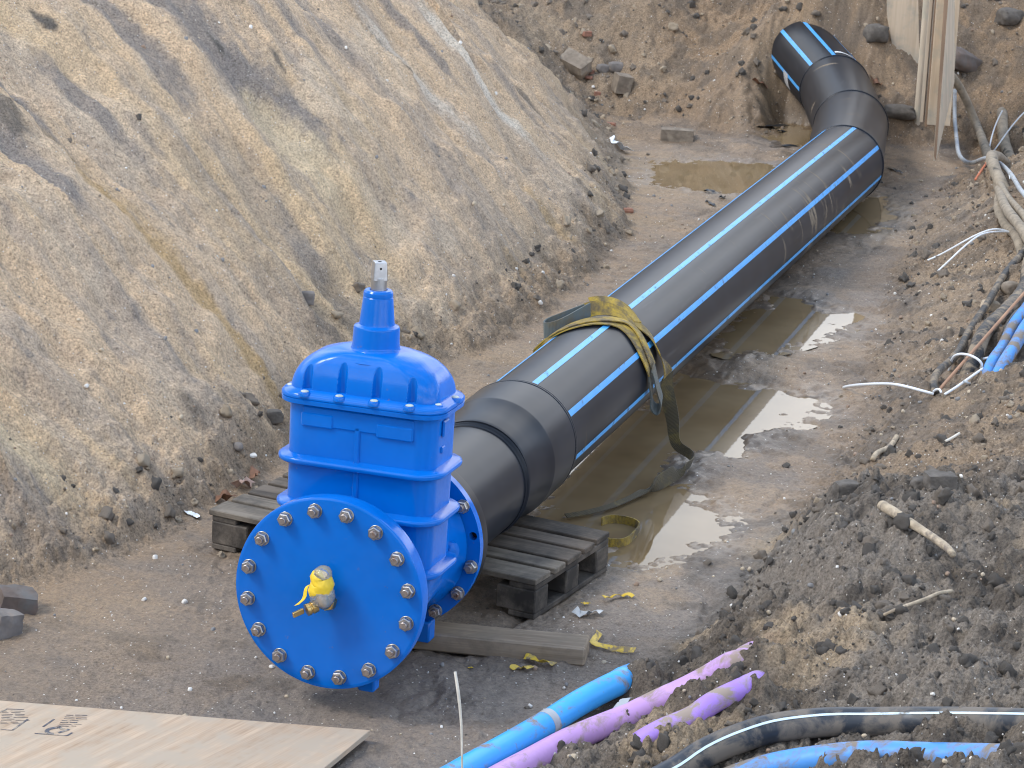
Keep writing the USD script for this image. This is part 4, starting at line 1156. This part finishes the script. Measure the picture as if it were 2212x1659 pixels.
# leaning wide sheet on the left, its lower corner in the sand
ya = 17.75
poly = [(2214, -260), (2290, -260), (2300, 226), (2281, 221), (2267, 217), (2249, 163), (2230, 110), (2218, 40)]
pa = np.array([at_depth(*pxo(*q_), ya) for q_ in poly])
n = len(pa)
va_ = np.vstack([pa, pa + np.array([.0, .018, .0])])
fa = []
for i in range(1, n - 1):
    fa += [[0, i, i + 1], [n, n + i + 1, n + i]]
for i in range(n):
    j = (i + 1) % n
    fa += [[i, j + n, j], [i, i + n, j + n]]
fa = np.array(fa)
if trimesh.Trimesh(va_, fa, process=False).volume < 0:
    fa = fa[:, ::-1]
single("plywood_board", (va_, fa), "board_pale", "wide pale plywood board standing in the bank left of the round pole", "plywood", smooth=20)
pf = on_ground([pxo(2292, 297)])[0]
pole_pts = np.array([pf - UPZ * .3, pf + UPZ * .4, pf + UPZ * 1.2 + np.array([-.012, 0, 0]), pf + UPZ * 2.6 + np.array([-.03, 0, 0])])
single("wooden_pole", tube(smooth_path(pole_pts, 20), .0225, 20), "board_grey", "thin round wooden pole stuck upright between the boards", "pole", smooth=40)
pc_ = at_depth(*pxo(2304, 246), 17.2)
upright("timber_plank", pc_, 0, .022, .10, -.25, 2.4, "board_grey", "narrow pale plank seen edge-on right beside the round pole", "plank", (-.008, 0))
upright("timber_plank", pc_ + np.array([.027, -.04, -.02]), 0, .020, .10, -.25, 2.4, "board_brown", "narrow brown plank squeezed between pale edge-on plank and broad plank", "plank", (-.006, 0))
pd_ = at_depth(*pxo(2319, 300), 17.0)
upright("timber_plank", pd_, 0, .14, .03, -.06, 2.6, "board_pale", "broad pale plank with a knot, standing upright beside the tall tilted sheet", "plank", (-.012, 0), .03)
pe0 = at_depth(*pxo(2340, 403), 16.25)
sp_ = [at_depth(*pxo(x, y), d) for x, y, d in ((2340, 403, 16.25), (2386, 206, 16.95), (2387, -230, 16.95), (2388, -250, 16.9), (2390, -252, 16.25))]
sp_ = np.array([sp_[0], sp_[1], sp_[2], sp_[4]])


def slab(corners, t):
    n = len(corners)
    nn = np.cross(corners[1] - corners[0], corners[-1] - corners[0]); nn /= np.linalg.norm(nn)
    v = np.vstack([corners, corners - nn * t])
    f = []
    for i in range(1, n - 1):
        f += [[0, i, i + 1], [n, n + i + 1, n + i]]
    for i in range(n):
        j = (i + 1) % n
        f += [[i, j + n, j], [i, i + n, j + n]]
    f = np.array(f)
    if trimesh.Trimesh(v, f, process=False).volume < 0:
        f = f[:, ::-1]
    return v, f


sheet = Thing("plywood_board", "tall plywood sheet turned nearly edge-on, its corner dug into the mud right of the pole", "plywood", pe0)
sheet.part("panel", slab(sp_, .018), "board_grey", 20)
ex_ = np.array([-.030, -.002, 0])
sheet.part("edge_strip", slab(np.array([sp_[0] + ex_ * .5 + UPZ * .03, sp_[0] + np.array([-.001, -.002, 0]), sp_[3] + np.array([-.001, -.002, 0]), sp_[3] + ex_]), .014), "board_brown", 20)

# ------------------------------------------------------------------ cables, ties and pipes on the right
def k6(pts):
    return [((2260 + x / 2.213) * .8641, (250 + y / 2.213) * .8641) for x, y in pts]


def k7(pts):
    return [((1760 + x / 2.765) * .8641, (1320 + y / 2.765) * .8641) for x, y in pts]


def lie(pix, r, lift=.6, n=60, ends=(0, 0), zadd=None):
    P = on_ground(pix, 0.0)
    if len(P) >= 5:
        s_ = np.r_[0, np.cumsum(np.linalg.norm(np.diff(np.array(pix, float), axis=0), axis=1))]; s_ /= s_[-1]
        y_ = np.polyval(np.polyfit(s_, P[:, 1], 3), s_)
        y_ += np.percentile(P[:, 1] - y_, 25)
        P = np.array([at_depth(*a, b) for a, b in zip(pix, y_)])
    P = P + UPZ * (r * lift + .012)
    if zadd is not None:
        P[:, 2] += np.asarray(zadd)
    if ends[0]:
        P = np.vstack([P[0] + (P[0] - P[1]) / np.linalg.norm(P[0] - P[1]) * abs(ends[0]) - UPZ * (ends[0] * .4 if ends[0] > 0 else 0), P])
    if ends[1]:
        P = np.vstack([P, P[-1] + (P[-1] - P[-2]) / np.linalg.norm(P[-1] - P[-2]) * abs(ends[1]) - UPZ * (ends[1] * .4 if ends[1] > 0 else 0)])
    # soften bumps of the ground under a stiff cable
    for _ in range(2):
        P[1:-1, 1] = .25 * P[:-2, 1] + .5 * P[1:-1, 1] + .25 * P[2:, 1]
    return smooth_path(P, n)


def cable(name, pix, r, matn, label, cat, lift=.6, ends=(.25, .25), group=None, zadd=None, n=60, rough=0.0):
    c = lie(pix, r, lift, n, ends, zadd)
    rr = r * (1 + rough * (meshkit.fbm(c * 14, 3, 7) - .5) * 2)
    single(name, tube(c, rr, 18), matn, label, cat, group, smooth=True)
    return c


cable("conduit", k6([(322, 0), (365, 110), (400, 200), (430, 310), (480, 440), (560, 600), (650, 760), (700, 850)]), .026, "cable_sand", "thick sand-caked conduit running down the right bank from the tall plywood sheet", "conduit", .9, (.5, .3), rough=.12)
cable("conduit", k6([(400, 215), (445, 300), (500, 430), (560, 550), (620, 640), (700, 750)]), .018, "cable_sand", "thinner sandy conduit strapped along the right of the thick sand-caked one", "conduit", 1.5, (.15, .3), rough=.1)
cable("conduit", k6([(500, 480), (535, 640), (585, 740), (640, 800)]), .024, "cable_sand", "half-buried sandy conduit showing left of the thick sand-caked one", "conduit", .1, (.2, .2), rough=.2)
cable("conduit", k6([(540, 110), (545, 240), (555, 340), (585, 440)]), .034, "cable_sand", "short stretch of wide sandy conduit coming out of the bank right of the cable ties", "conduit", .5, (.3, .3), rough=.14)
cable("grey_cable", k6([(276, 0), (262, 140), (280, 250), (308, 345), (350, 370), (430, 375), (520, 412), (600, 490), (664, 592), (700, 660)]), .0125, "cable_grey", "smooth light grey cable curling across the sandy conduits", "cable", 2.2, (0, .3), zadd=[.03, .02, .01, 0, 0, .03, .03, .02, .02, .02])
cable("dark_cable", k6([(690, 790), (664, 832), (600, 922), (520, 1042), (440, 1180), (350, 1350), (270, 1480), (185, 1612)]), .017, "cable_dark", "black cable half covered in pale mud running down to the knot of white ties", "cable", 1.2, (.2, .05), rough=.06)
cable("dark_cable", k6([(700, 960), (664, 1030), (600, 1150), (520, 1275), (440, 1400), (385, 1490)]), .036, "cable_dark", "thick black tape-wrapped cable smeared with mud, right of the thin black one", "cable", .7, (.3, .1), rough=.08)
cable("dark_cable", k6([(640, 1210), (590, 1290), (545, 1370), (520, 1430)]), .018, "black_scrap", "short black cable between the tape-wrapped one and the blue pipes", "cable", .8, (.2, .2))
cable("blue_pipe", k6([(700, 1180), (664, 1235), (600, 1310), (540, 1400), (495, 1475)]), .024, "pipe_blue_mid", "upper of two blue pipes at the right picture edge, below the copper rod", "pipe", 1.6, (.2, .2))
cable("blue_pipe", k6([(720, 1260), (664, 1335), (610, 1400), (560, 1472)]), .028, "pipe_blue_mid", "lower of two blue pipes at the right picture edge, partly under grey soil", "pipe", 1.2, (.2, .2))
rodp = on_ground(k6([(185, 1625), (680, 1180)])) + np.array([[0, 0, .01], [0, 0, .12]])
single("copper_rod", tube(np.linspace(rodp[0], rodp[1], 12), .007, 10), "copper_wire", "thin straight copper-brown rod crossing above the dark cables", "rod", smooth=True)


def tie(pix, lifts, label, r=.0045, n=40, matn="white_tie", name="cable_tie", cat="cable tie", flatw=2.0):
    P = on_ground(pix)
    s_ = np.arange(len(P)) / (len(P) - 1.0)
    y_ = np.polyval(np.polyfit(s_, P[:, 1], 1), s_)
    y_ += np.clip((P[:, 1] - y_).min(), -.25, 0)
    P = np.array([at_depth(*a, b) for a, b in zip(pix, y_)])
    # in the air: nearer along the line of sight
    for i, lf in enumerate(lifts):
        if lf:
            P[i] = P[i] + (CP - P[i]) / np.linalg.norm(CP - P[i]) * (lf * 2.0 + .02)
    c = smooth_path(P, n)
    v, f = tube(c, np.full(n, r), 8)
    single(name, (v, f), matn, label, cat, smooth=True)


tie(k6([(460, 330), (475, 250), (495, 170), (545, 57)]), [.05, .08, .12, .18], "white cable tie tail pointing straight up beside the sandy conduits")
tie(k6([(460, 330), (530, 235), (600, 140), (680, 55)]), [.05, .1, .14, .18], "white cable tie tail slanting to the upper right from the sandy conduits")
tie(k6([(462, 328), (520, 345), (565, 380), (585, 435)]), [.05, .06, .05, .02], "thin white tie looping right over the wide sandy conduit", .003)
tie(k6([(604, 742), (560, 722), (490, 716), (410, 742), (300, 800), (130, 886)]), [.04, .06, .07, .07, .05, .02], "long white cable tie arching left from the sandy conduit, upper of the pair")
tie(k6([(604, 742), (540, 728), (460, 735), (390, 765), (290, 850), (180, 952)]), [.04, .06, .06, .06, .04, .01], "white cable tie arching left from the sandy conduit, lower of the pair")
tie(k6([(604, 742), (620, 700), (650, 684), (690, 690)]), [.04, .05, .05, .03], "short white tie loop round the sandy conduit above the black cable")
tie(k6([(508, 478), (518, 464), (535, 463), (548, 470)]), [.05, .05, .05, .04], "small white band round the thinner sandy conduit", .006)
tie(k6([(248, 1495), (268, 1430), (318, 1405), (370, 1415), (412, 1438), (426, 1482)]), [.0, .03, .05, .05, .05, .02], "white tie loop round the thin black mud-covered cable", .0055)
tie(k6([(412, 1438), (470, 1425), (535, 1412)]), [.05, .05, .03], "short white tie piece leading to the blue pipes", .0055)
tie(k6([(225, 1628), (330, 1560), (430, 1490), (560, 1420)]), [.005, .02, .03, .03], "straight white strip running up to the two blue pipes", .0055)
tie([((1760 + x / 2.765) * .8641, (550 + y / 2.765) * .8641) for x, y in [(965, 1157), (1100, 1137), (1250, 1132), (1350, 1141), (1450, 1165), (1585, 1202)]], [.01, .05, .07, .07, .05, .01], "lone white cable tie lying across the mud left of the black cable's end", .006)
tie(k6([(165, 1612), (178, 1602), (200, 1606), (205, 1620)]), [.02, .03, .03, .02], "small white tie knot at the lower end of the black cable", .005)
tie(k6([(330, 1555), (348, 1562), (362, 1570)]), [.03, .03, .01], "tiny pale blue tie end below the straight white strip", .005, matn="cable_grey")
tie(k6([(462, 335), (445, 365), (425, 395), (395, 440)]), [.06, .06, .05, .02], "frayed orange cord knotted on the sandy conduits", .007, matn="orange_cord", name="orange_cord", cat="cord")

# pipes in the foreground
kk = lambda pts: [((1120 + x / 4.096) * .8641, (1600 + y / 4.096) * .8641) for x, y in pts]


from scipy.interpolate import PchipInterpolator


def lowlie(name, pix, r, lift, matn, label, cat, n=60, deg=2, tail=0.11):
    pix = np.array(pix, float)
    P = on_ground(pix)
    s_ = np.r_[0, np.cumsum(np.linalg.norm(np.diff(pix, axis=0), axis=1))]; s_ /= s_[-1]
    co = np.polyfit(s_, P[:, 1], deg)
    y_ = np.polyval(co, s_)
    y_ -= (lift - .5) * r * 3.0
    ud = (pix[-1] - pix[-2]) / np.linalg.norm(pix[-1] - pix[-2])
    pix = np.vstack([pix, pix[-1] + ud * tail * 200, pix[-1] + ud * tail * 400])
    y_ = np.r_[y_, y_[-1] + .10, y_[-1] + .34]
    pts = np.array([at_depth(px, py, yy) for (px, py), yy in zip(pix, y_)])
    t_ = np.r_[0, np.cumsum(np.linalg.norm(np.diff(pts, axis=0), axis=1))]
    c = PchipInterpolator(t_, pts)(np.linspace(0, t_[-1], n))
    single(name, tube(c, r, 28), matn, label, cat, smooth=True)
    return c


def low_pipe(name, pix, zs, r, matn, label, cat, n=60):
    P = np.array([onz(px, py, z) for (px, py), z in zip(pix, zs)])
    c = smooth_path(P, n)
    single(name, tube(c, r, 28), matn, label, cat, smooth=True)
    return c


bl = lowlie("blue_pipe", kk([(-260, 1560), (100, 1370), (500, 1145), (960, 885), (1350, 640), (1600, 505), (1760, 425)]), .040, 1.0, "pipe_blue_light", "bright blue pipe in the foreground running from the bottom edge into dark soil", "pipe", tail=.07)
j = 29
dq = bl[j + 1] - bl[j - 1]; dq /= np.linalg.norm(dq)
single("pipe_joint_tape", lathe([(-.014, .0392), (-.014, .0414), (.014, .0414), (.014, .0392)], bl[j], dq, 32), "cable_grey", "muddy joint band round the bright blue foreground pipe", "pipe joint", smooth=40)
lowlie("mauve_pipe", kk([(250, 1560), (800, 1260), (1300, 1000), (1800, 800), (2250, 590), (2650, 395), (2960, 232)]), .039, .75, "pipe_mauve", "pale mauve pipe in the foreground beside the bright blue one", "pipe")
k75 = lambda pts: [((1500 + x / 4.424) * .8641, (1700 + y / 4.424) * .8641) for x, y in pts]
lowlie("violet_pipe", k75([(430, 700), (560, 620), (760, 520), (1000, 420), (1250, 250), (1450, 150), (1600, 80)]), .033, .45, "pipe_violet", "short exposed stretch of violet pipe lying in soil below the mauve one", "pipe")
dc = lowlie("black_duct", k7([(-420, 1800), (-200, 1690), (0, 1560), (200, 1470), (500, 1380), (800, 1345), (1200, 1340), (1600, 1338), (2000, 1345), (2400, 1360), (2700, 1380)]), .042, .85, "duct_black", "muddy black duct with a white line curving along the bottom right", "duct")
tdc = np.gradient(dc, axis=0); tdc /= np.linalg.norm(tdc, axis=1)[:, None]
sdc = np.cross(tdc, UPZ); sdc /= np.linalg.norm(sdc, axis=1)[:, None]
udc = np.cross(sdc, tdc)
if sdc[30] @ np.array([0, -1, 0]) < 0:
    sdc = -sdc
ln = dc + (udc * .80 + sdc * .60) * .0426
wl = np.cross(tdc, udc * .80 + sdc * .60)
used["/World/black_duct/white_line"] = 0
mline = usdkit.mesh(stage, "/World/black_duct/white_line", (lambda a: (a[0] - np.array(UsdGeom.Xformable(stage.GetPrimAtPath("/World/black_duct")).GetOrderedXformOps()[0].Get()), a[1]))(ribbon(ln, wl * .0036, .0012)), MATS["duct_line"])
lowlie("blue_pipe", k7([(150, 1760), (450, 1660), (800, 1600), (1150, 1570), (1500, 1580), (1900, 1590), (2300, 1600), (2600, 1620)]), .040, .22, "pipe_blue_mid", "thick blue pipe half under dark soil along the bottom right edge", "pipe")

# roots and sticks
k4 = lambda pts: [((1860 + x / 3.16) * .8641, (1000 + y / 3.16) * .8641) for x, y in pts]
c = lie(k4([(1085, 925), (1200, 1000), (1350, 1095), (1500, 1190), (1590, 1255), (1640, 1312)]), .017, 1.6, 40)
single("root", tube(c, .0165 * (1 + .30 * (meshkit.fbm(c * 26, 3, 3) - .5)) * np.linspace(1.12, .72, 40), 16), "root_bark", "thick broken pale root lying on the dark mound", "root", smooth=True)
c = lie(k7([(1245, 640), (1330, 618), (1420, 585), (1520, 535), (1600, 490), (1660, 478), (1712, 478)]), .007, 1.0, 40)
single("root", tube(c, .0058 * (1 + .5 * (meshkit.fbm(c * 40, 3, 5) - .5)), 10), "root_bark", "thin curved pale root on the dark mound below the thick one", "root", smooth=True)
c = lie(k4([(1015, 500), (1080, 430), (1140, 370), (1205, 315)]), .012, .3, 24)
single("root", tube(c, .011, 10), "root_bark", "pale lath half buried at the far edge of the dark mound", "lath", smooth=True)
c = lie(k4([(1590, 358), (1640, 328), (1700, 296)]), .006, .9, 16)
single("stick", tube(c, .0055, 8), "pale_straw", "short pale stick on the grey soil right of the half-buried lath", "stick", smooth=True)
sb = onz(999, 1690, .0)
stk = smooth_path([at_depth(999, 1690, sb[1]), at_depth(998, 1640, sb[1]), at_depth(996, 1560, sb[1] + .01), at_depth(989, 1490, sb[1] + .02), at_depth(983, 1451, sb[1] + .03)], 24)
single("stalk", tube(stk, np.interp(np.linspace(0, 1, 24), [0, .5, .8, 1], [.0028, .0034, .0048, .0040]), 8), "pale_straw", "dry pale stalk sticking up at the bottom edge before the valve", "stalk", smooth=True)

# ------------------------------------------------------------------ bricks, stones, litter
rb = np.random.default_rng(17)


def lump_mesh(c, size, yaw, seed, sub=3, rough=.12, flat=.0, tilt=(0, 0)):
    m = trimesh.creation.box((2, 2, 2))
    for _ in range(sub):
        m = m.subdivide()
    v = np.array(m.vertices)
    n = v / np.linalg.norm(v, axis=1)[:, None]
    k = flat
    v = v * (1 - k) + n * 1.35 * k
    v = v + n * ((meshkit.fbm(v * 1.1 + seed * 7, 4, seed) - .5) * 2 * rough * 2.0)[:, None]
    v = v * np.asarray(size) / 2
    R = trimesh.transformations.euler_matrix(tilt[0], tilt[1], yaw)[:3, :3]
    return v @ R.T + np.asarray(c), np.array(m.faces)


def stone(name, px, size, yaw, matn, label, cat, seed, flat=.3, rough=.12, tilt=(0, 0), sink=.25, sub=3):
    g = on_ground([px])[0]
    return single(name, lump_mesh(g + UPZ * size[2] * (.5 - sink), size, yaw, seed, sub, rough, flat, tilt), matn, label, cat, smooth=35)


stone("brick", (1462, 303), (.20, .10, .075), -.05, "brick_tan", "lone tan brick lying flat on the mud before the far puddle", "brick", 1, .10, .04, sink=.05)
stone("brick", (1343, 198), (.105, .10, .12), .35, "brick_tan", "tan brick standing on end at the foot of the rubble slope", "brick", 2, .14, .05, (.1, .15), .05)
stone("stone_slab", (1242, 150), (.20, .12, .10), -.6, "brick_tan", "rough tan stone slab leaning at the top of the rubble slope", "stone", 3, .25, .12, (.5, .3), .15)
stone("brick_fragment", (1275, 157), (.05, .035, .025), .3, "brick_red", "red brick chip right beside the leaning tan slab", "brick fragment", 4, .3, .15)
stone("brick_fragment", (1273, 169), (.045, .035, .02), -.4, "brick_red", "pale red brick chip just below the leaning tan slab", "brick fragment", 5, .3, .15)
stone("brick_fragment", (1268, 75), (.06, .04, .03), .5, "brick_red", "red brick piece high on the rubble slope", "brick fragment", 6, .3, .15)
stone("brick_fragment", (1290, 204), (.04, .03, .025), .1, "brick_red", "small red brick piece left of the brick standing on end", "brick fragment", 7, .3, .15)
stone("brick_fragment", (1315, 272), (.085, .035, .03), -.35, "brick_red", "long orange brick splinter at the foot of the sand bank", "brick fragment", 8, .3, .15)
stone("brick_fragment", (1357, 457), (.05, .035, .025), .2, "brick_red", "red brick piece on the toe of the sand bank left of the pipe", "brick fragment", 9, .3, .15)
stone("rock", (34, 1322), (.115, .10, .085), .4, "stone_reddish", "large grey and reddish stone at the left picture edge", "rock", 10, .2, .12, (.1, .2), .15)
stone("rock", (2, 1362), (.10, .10, .08), .9, "stone_grey", "grey stone cut off by the left edge, below the larger reddish one", "rock", 11, .3, .12, (0, .2), .2)
stone("rock", (1330, 150), (.09, .08, .06), .2, "stone_grey", "dark grey stone behind the brick standing on end", "rock", 12, .5, .15)
stone("rock", (1302, 152), (.07, .06, .05), .2, "stone_grey", "small dark grey stone above the brick standing on end", "rock", 13, .5, .15)
stone("rock", (1892, 75), (.13, .12, .10), .2, "clod_dark", "dark boulder in the bank left of the wide plywood board", "rock", 14, .6, .18, sink=.4)
stone("rock", (2180, 40), (.14, .12, .10), .5, "clod_dark", "dark boulder at the top right corner", "rock", 15, .6, .18, sink=.4)
stone("rock", (1940, 245), (.19, .13, .08), .1, "clod_dark", "broad dark stone between the pipe's bend and the pole", "rock", 16, .55, .18, sink=.35)
stone("rock", (2075, 135), (.24, .16, .12), .6, "stone_reddish", "big dark reddish stone right of the tall plywood sheet", "rock", 17, .5, .18, (.2, .3), sink=.4)
stone("rock", (2182, 628), (.075, .06, .05), .6, "brick_tan", "rounded tan stone on the right bank left of the conduits", "rock", 18, .7, .1)
stone("rock", (2140, 668), (.075, .06, .05), .1, "clod_sand", "sandy lump below the rounded tan stone on the right bank", "clod", 19, .7, .14)
stone("rock", (662, 650), (.06, .04, .05), .1, "stone_grey", "dark stone stuck in the sand bank left of the stem tower", "rock", 20, .5, .15)
stone("rock", (514, 968), (.03, .04, .025), .4, "stone_grey", "grey-green pebble above the pallet's far corner", "pebble", 21, .8, .05)
stone("rock", (545, 985), (.028, .03, .012), .4, "pebble_white", "white pebble right of the grey-green one above the pallet", "pebble", 22, .7, .1)
stone("rock", (590, 905), (.07, .05, .05), .4, "clod_dark", "dark earth clod on the sand bank left of the valve's bonnet", "clod", 23, .6, .2)
stone("rock", (2030, 1048), (.10, .07, .055), .2, "clod_dark", "dark flat clod at the far edge of the dark mound", "clod", 24, .3, .14)
stone("rock", (1990, 1052), (.06, .05, .04), .2, "clod_dark", "small dark clod left of the flat one at the mound's far edge", "clod", 25, .5, .16)
stone("rock", (1830, 1068), (.09, .06, .06), .2, "clod_dark", "dark clod with a pale top on the mound's far shoulder", "clod", 26, .4, .14)


def scrap(name, pix, w, matn, label, cat, lift=.006, curl=.012, seed=0, up=.3):
    P = on_ground(pix) + UPZ * lift
    n = 26
    c = smooth_path(P, n) if len(P) > 2 else np.linspace(P[0], P[1], n)
    r = np.random.default_rng(seed)
    c[:, 2] += curl * np.abs(np.sin(np.linspace(0, math.pi * r.uniform(1.5, 2.6), n) + r.uniform(0, 2)))
    t = np.gradient(c, axis=0); t /= np.linalg.norm(t, axis=1)[:, None]
    s = np.cross(t, UPZ); s /= np.linalg.norm(s, axis=1)[:, None]
    a = np.sin(np.linspace(0, 5, n) + r.uniform(0, 6)) * .9
    wv = s * np.cos(a)[:, None] + UPZ * (np.sin(a) * up)[:, None]
    ww = w * (.75 + .5 * meshkit.noise(np.stack([np.arange(n) * .6, np.zeros(n) + seed, np.zeros(n)], -1), seed))
    single(name, ribbon(c, wv * ww[:, None], .0012), matn, label, cat, smooth=50)


k4o = lambda pts: [((1000 + x / 2.765) * .8641, (1200 + y / 2.765) * .8641) for x, y in pts]
scrap("yellow_tape_scrap", k4o([(1365, 1085), (1345, 1130), (1350, 1165), (1450, 1185), (1540, 1205), (1620, 1210)]), .014, "yellow_scrap", "crumpled yellow tape by the right end of the timber beam", "tape", .012, .006, 1, .7)
scrap("yellow_tape_scrap", k4o([(860, 1255), (930, 1275), (990, 1290), (1065, 1300)]), .014, "yellow_scrap", "crumpled yellow tape against the front of the timber beam", "tape", .012, .010, 2, .6)
scrap("yellow_tape_scrap", k4o([(768, 1325), (830, 1312), (900, 1325)]), .013, "yellow_scrap", "small arched yellow tape scrap left of the crumpled piece before the beam", "tape", .004, .012, 3)
scrap("yellow_tape_scrap", k4o([(1405, 835), (1480, 822), (1550, 815), (1610, 825)]), .010, "yellow_scrap", "thin yellow tape strip lying on the sand right of the pallet", "tape", .006, .010, 4)
scrap("yellow_tape_scrap", k4o([(1258, 870), (1310, 865)]), .008, "yellow_scrap", "tiny yellow tape end showing from a mud ridge right of the pallet", "tape", .006, .004, 5)
scrap("yellow_tape_scrap", k4o([(474, 1303), (500, 1305)]), .005, "yellow_scrap", "yellow tape crumb on bare mud before the valve", "tape", .003, .002, 6)
scrap("film_scrap", k4o([(1205, 930), (1250, 945), (1320, 940), (1390, 945)]), .016, "film_grey", "crumpled clear film scrap on the sand right of the beam", "film", .008, .012, 7, .6)
scrap("paper_scrap", [(397, 1108), (432, 1120)], .017, "paper_white", "small white paper lying at the foot of the sand bank left of the pallet", "paper", .006, .003, 8)
scrap("paper_scrap", [((850 + x / 2.458) * .8641, y / 2.458 * .8641) for x, y in [(1665, 875), (1700, 900), (1745, 930), (1790, 950)]], .022, "paper_white", "crumpled grey-white paper beside the far puddle", "paper", .012, .02, 9, .7)
for pts, lab, mt in (([(540, 1050), (548, 1036), (553, 1022)], "curled dark brown leaf at the pallet's far left corner", "leaf_brown"), ([(505, 1058), (525, 1056), (540, 1052)], "pinkish dry leaf left of the curled dark leaf by the pallet", "leaf_pink"), ([(470, 1090), (490, 1085), (500, 1088)], "brown leaf crumb at the left end of the pallet", "leaf_brown"), ([(1880, 175), (1895, 185), (1905, 188)], "brown leaf in the bank left of the pipe's far end", "leaf_brown"), ([(1625, 180), (1640, 186), (1655, 190)], "dry brown leaf on the slope left of the pipe's far end", "leaf_brown")):
    scrap("dry_leaf", pts, .02, mt, lab, "leaf", .012, .02, len(lab), .8)
c5 = lambda pts: [((1760 + x / 2.765) * .8641, y / 2.765 * .8641) for x, y in pts]
for pts, lab, w in ((c5([(455, 1018), (540, 1015), (645, 1020)]), "black plastic sliver pointing at the pipe before the bend", .016), (c5([(370, 885), (450, 880), (570, 872)]), "black strip lying at the edge of the dark puddle by the bend", .02), (c5([(505, 915), (560, 915)]), "small black scrap below the strip by the bend puddle", .018), (c5([(0, 1328), (65, 1328)]), "black scrap on wet mud by the far puddle's right corner", .018), (c5([(20, 1395), (70, 1430)]), "slanted black scrap nearest the pipe below the far puddle", .014), (c5([(105, 1370), (140, 1372)]), "small black crumb right beside the slanted black scrap", .02), (c5([(1270, 1165), (1370, 1205)]), "thin black stick in the mud right of the pipe's bend", .014)):
    scrap("black_scrap", pts, w, "black_scrap", lab, "plastic scrap", .006, .006, len(lab) + 3)
scrap("blue_scrap", kk([(1650, 820), (1740, 740), (1860, 670)]), .012, "cable_grey", "pale blue plastic sliver between the bright blue and mauve pipes", "plastic scrap", .02, .004, 31)
scrap("blue_scrap", kk([(600, 1000), (665, 1000)]), .006, "pipe_blue_light", "small blue tie end sticking out left of the bright blue pipe", "plastic scrap", .02, .004, 32)

# ------------------------------------------------------------------ loose soil and pebbles
def scatter(name, label, kinds, n, weight, smin, smax, power, seed, sink, cat):
    """One PointInstancer: KINDS are (material, seed, flat, rough)."""
    r = np.random.default_rng(seed)
    vis = (np.abs(gx) < .235 * gy + .1) & (gy > 6.3) & (gy < 23) & (gwater > .0)
    area = gy ** 2
    p = np.where(vis, weight * area, 0.0); p /= p.sum()
    idx = r.choice(len(gx), n, p=p)
    sz = smin * (smax / smin) ** (r.random(n) ** power)
    pos = np.stack([gx[idx] + r.normal(0, .006, n), gy[idx] + r.normal(0, .008, n), gz[idx] + sz * sink], 1)
    inst = UsdGeom.PointInstancer.Define(stage, "/World/" + name)
    proto = []
    for i, (mt, sd_, fl, ro) in enumerate(kinds):
        v, f = lump_mesh((0, 0, 0), (1, .85, .7), 0, sd_, 2, ro, fl)
        path = f"/World/{name}/lump" + (f"_{i:03d}" if i else "")
        usdkit.mesh(stage, path, (v, f), MATS[mt], smooth=True)
        proto.append(Sdf.Path(path))
    inst.CreatePrototypesRel().SetTargets(proto)
    inst.CreateProtoIndicesAttr(Vt.IntArray.FromNumpy(r.integers(0, len(kinds), n).astype(np.int32)))
    inst.CreatePositionsAttr(Vt.Vec3fArray.FromNumpy(pos.astype(np.float32)))
    q = r.normal(size=(n, 4)); q /= np.linalg.norm(q, axis=1)[:, None]
    inst.CreateOrientationsAttr(Vt.QuathArray([Gf.Quath(*map(float, a)) for a in q]))
    inst.CreateScalesAttr(Vt.Vec3fArray.FromNumpy(np.repeat(sz[:, None], 3, 1).astype(np.float32)))
    tag(inst.GetPrim(), label, cat, None, "stuff")


o_ = sstep(-.05, .12, gd)
toe = np.exp(-((gd - .12) / .16) ** 2) * gleft
scatter("dark_clods", "loose dark soil crumbs on the mound and the right bank", [("clod_dark", 31, .25, .42), ("clod_dark", 32, .2, .46), ("clod_mud", 33, .3, .44)], 12000, gmound * o_ * .8 + gright * o_ * .45 + gback * o_ * .25 + .010 * (1 - gleft) + .002 + .30 * toe, .006, .05, 4.5, 41, .02, "soil")
scatter("sandy_clods", "loose sandy lumps at the foot of the banks", [("clod_sand", 34, .3, .42), ("clod_mud", 35, .25, .44), ("clod_sand", 36, .35, .4)], 9000, toe * 1.0 + gback * o_ * .7 + gright * o_ * (1 - gmound) * .6 + .010 + .006 * gleft, .006, .055, 4.5, 42, .02, "soil")
scatter("pebbles", "small pale pebbles and shell bits scattered over the soil", [("pebble_white", 37, .8, .12), ("pebble_tan", 38, .8, .12), ("pebble_grey", 39, .8, .12), ("pebble_grey", 40, .7, .14), ("pebble_white", 44, .6, .14), ("pebble_tan", 45, .6, .14), ("pebble_rust", 46, .6, .14)], 7000, .22 + .35 * toe + .25 * gright * o_, .004, .019, 3.8, 43, .2, "pebbles")
